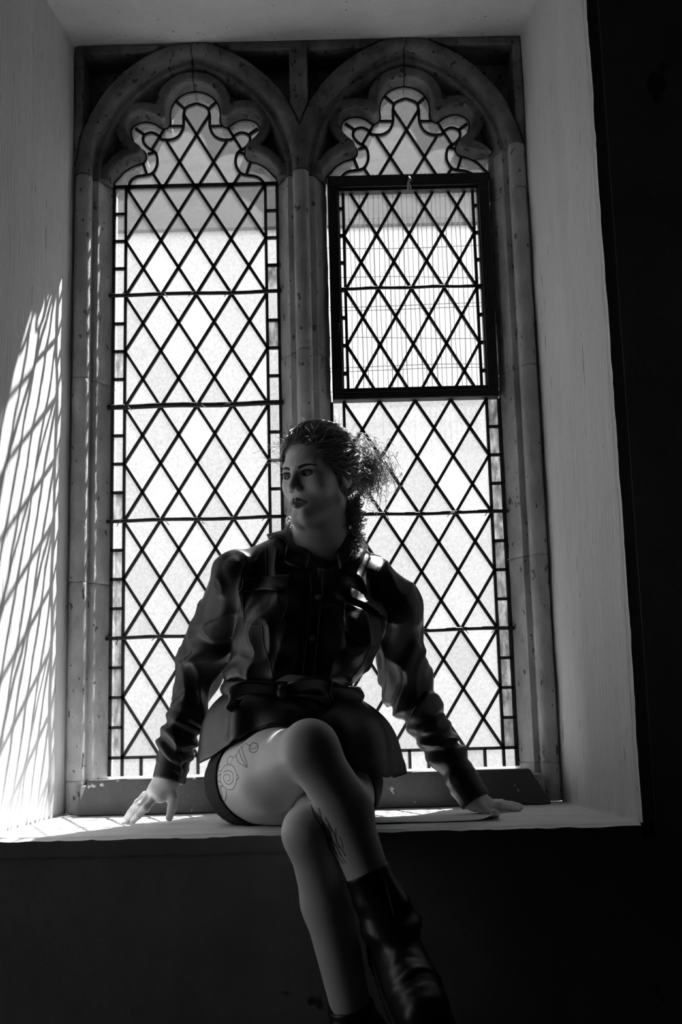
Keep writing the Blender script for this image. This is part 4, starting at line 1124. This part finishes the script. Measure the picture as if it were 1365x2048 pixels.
# hairline loop on the cap ellipsoid
mN = HN*HCr; hN = ((HP0-HCc)@HN)/np.linalg.norm(mN); mN = unit(mN); e1 = np.array([1., 0, 0]); e2 = np.cross(mN, e1); rad = math.sqrt(max(0, 1-hN*hN))
def loop_dir(b_): return unit(mN*hN+rad*(e1*math.sin(b_)+e2*math.cos(b_)))
if loop_dir(0)[2] < loop_dir(math.pi)[2]: e2 = -e2
class Strands:
    def __init__(s): s.V = []; s.F = []; s.n = 0
    def add(s, P, r, sides):
        P = np.asarray(P); m = len(P); T = np.gradient(P, axis=0); T /= np.linalg.norm(T, axis=1)[:, None]+1e-12
        ref = np.where(np.abs(T[:, 2:3]) < .85, np.array([[0, 0, 1.]]), np.array([[1., 0, 0]])); U = np.cross(T, ref); U /= np.linalg.norm(U, axis=1)[:, None]+1e-12; W_ = np.cross(T, U)
        a = 2*math.pi*np.arange(sides)/sides; r = np.broadcast_to(np.asarray(r, float), (m,))
        V = P[:, None]+r[:, None, None]*(U[:, None]*np.cos(a)[None, :, None]+W_[:, None]*np.sin(a)[None, :, None])
        i = np.arange(m-1)[:, None]*sides; k = np.arange(sides)[None]; k2 = (k+1) % sides
        s.F.append(np.stack([i+k, i+k2, i+sides+k2, i+sides+k], -1).reshape(-1, 4)+s.n); s.V.append(V.reshape(-1, 3)); s.n += m*sides
    def build(s, name, m, par):
        o = sub(mk(name, np.concatenate(s.V), np.concatenate(s.F).astype(np.int32), m, par, True)); o['kind'] = 'stuff'; return o
def cap_path(d0, d1, n, lift, wave, freq, ph, lat=0.):
    """strand over the skull from direction d0 to d1, wavy"""
    w = math.acos(np.clip(d0@d1, -1, 1)); out = []
    side = unit(np.cross(d0, d1)+1e-6)
    for t in np.linspace(0, 1, n):
        d = (math.sin((1-t)*w)*d0+math.sin(t*w)*d1)/max(1e-6, math.sin(w))
        env = min(1, t*5)*min(1, (1-t)*4+.2)
        d = unit(d+side*(lat*math.sin(math.pi*t)+wave*env*math.sin(2*math.pi*freq*t+ph)))
        q_ = HCc+HCr*d*(1+lift*(.35+.65*env)+.25*wave*env*math.cos(2*math.pi*freq*t+ph))
        out.append(HO+HS_*(HM@q_))
    return np.array(out)
st = Strands(); rg = np.random.default_rng(5)
for i in range(760):
    b_ = rg.uniform(-2.35, 2.35); d0 = loop_dir(b_)
    d0 = unit(d0+(gs-d0)*rg.uniform(0, .30)*(rg.random() < .5)); d1 = unit(gs+rg.normal(0, .10, 3))
    thick = rg.random() < .45
    st.add(cap_path(d0, d1, 26, rg.uniform(.03, .16), rg.uniform(.04, .10), rg.uniform(2.6, 5.2), rg.uniform(0, 6.28), rg.uniform(-.16, .16)), rg.uniform(.0014, .0030) if thick else rg.uniform(.0005, .0009), 5 if thick else 3)
# flyaways over the crown
for i in range(320):
    b_ = rg.uniform(-1.6, 1.6); d0 = unit(lerp(loop_dir(b_), gs, rg.uniform(.12, .6))); p0 = HCc+HCr*d0*1.03; dr = unit(d0+rg.normal(0, .55, 3)); L = rg.uniform(.012, .042); c_ = rg.normal(0, .6, 3)
    pts = [HO+HS_*(HM@(p0+dr*L*t+c_*L*.6*t*t)) for t in np.linspace(0, 1, 8)]; st.add(pts, .00036, 3)
st.build('hair_strands', MT['curl'], hr)
# curls of the tail
def curl(base, d0, L, rad_, pitch, ph, grav, n=46, grow=1.):
    d0 = unit(d0); P = []; p = np.array(base, float); d = d0.copy()
    a_ = unit(np.cross(d0, (.2, .3, 1))); b_ = np.cross(d0, a_)
    for t in np.linspace(0, 1, n):
        s_ = t*L; r_ = rad_*min(1, t*3)*(1+(grow-1)*t); an = ph+2*math.pi*s_/pitch
        P.append(p+d0*s_+np.array([0, 0, -grav*s_*s_])+a_*r_*math.cos(an)+b_*r_*math.sin(an))
    return np.array(P)
GW = from_head(GQ*1.0); backw = -fw
tl = Strands()
for i in range(800):
    d0 = unit(np.array([.85, .30, -.02])+rg.normal(0, .55, 3)); L = abs(rg.normal(.060, .022))
    base = GW+rg.normal(0, .012, 3)+np.array([-.004, 0, 0])
    tl.add(curl(base, d0, min(L, .095), rg.uniform(.004, .011), rg.uniform(.016, .034), rg.uniform(0, 6.28), rg.uniform(0, 3.5), 40), rg.uniform(.0005, .0011), 3)
for i in range(190):     # long loose outer curls
    d0 = unit(np.array([.95, .15, .08])+rg.normal(0, .42, 3))
    tl.add(curl(GW+rg.normal(0, .01, 3), d0, rg.uniform(.06, .128), rg.uniform(.005, .0115), rg.uniform(.017, .028), rg.uniform(0, 6.28), rg.uniform(-1.5, 4), 84, 1.25), rg.uniform(.0004, .0007), 3)
tl.build('hair_curls', MT['curl'], hr)
rl = Strands()
for i in range(120):    # ringlets hanging on the neck
    x, y = rg.uniform(688, 722), rg.uniform(985, 1010); b0 = atY(x, y, rg.uniform(-.27, -.235))
    tgt = atY(rg.uniform(688, 732), rg.uniform(1030, 1108), rg.uniform(-.32, -.25)); dv = tgt-b0
    rl.add(curl(b0, dv, np.linalg.norm(dv), rg.uniform(.003, .010), rg.uniform(.018, .036), rg.uniform(0, 6.28), rg.uniform(-.6, .6), 44), rg.uniform(.0005, .0010), 3)
for i in range(40):
    b0 = atY(rg.uniform(572, 590), rg.uniform(1030, 1050), rg.uniform(-.26, -.22)); tgt = atY(rg.uniform(570, 592), rg.uniform(1058, 1075), -.26); dv = tgt-b0
    rl.add(curl(b0, dv, np.linalg.norm(dv), rg.uniform(.002, .005), .016, rg.uniform(0, 6.28), 0, 24), .0006, 3)
rl.build('hair_ringlets', MT['curl'], hr)

# ------------------------------------------------------------------ paper on the sill
nu, nv = 44, 16; gr_ = np.zeros((nu+1, nv+1, 3)); x0, x1, y0, y1 = .118, .398, -.412, -.275
for i in range(nu+1):
    for j in range(nv+1):
        u, v = i/nu, j/nv; x = x0+(x1-x0)*u; y = y0+(y1-y0)*v
        c_ = max(0, (u-.80)/.20)*max(0, 1-v/.55)
        gr_[i, j] = (x-.010*c_*c_, y+.012*c_*c_+.02*(u-.5)*.3, .0026+.018*c_**1.6+.0006*math.sin(9*u+3*v))
V, Fc = shell(gr_, .0006, False)
po = mk('paper_sheet', V, Fc, MT['paper'], None, True); tag(po, 'white paper sheet with a curled corner lying under the right-hand thumb', 'paper')
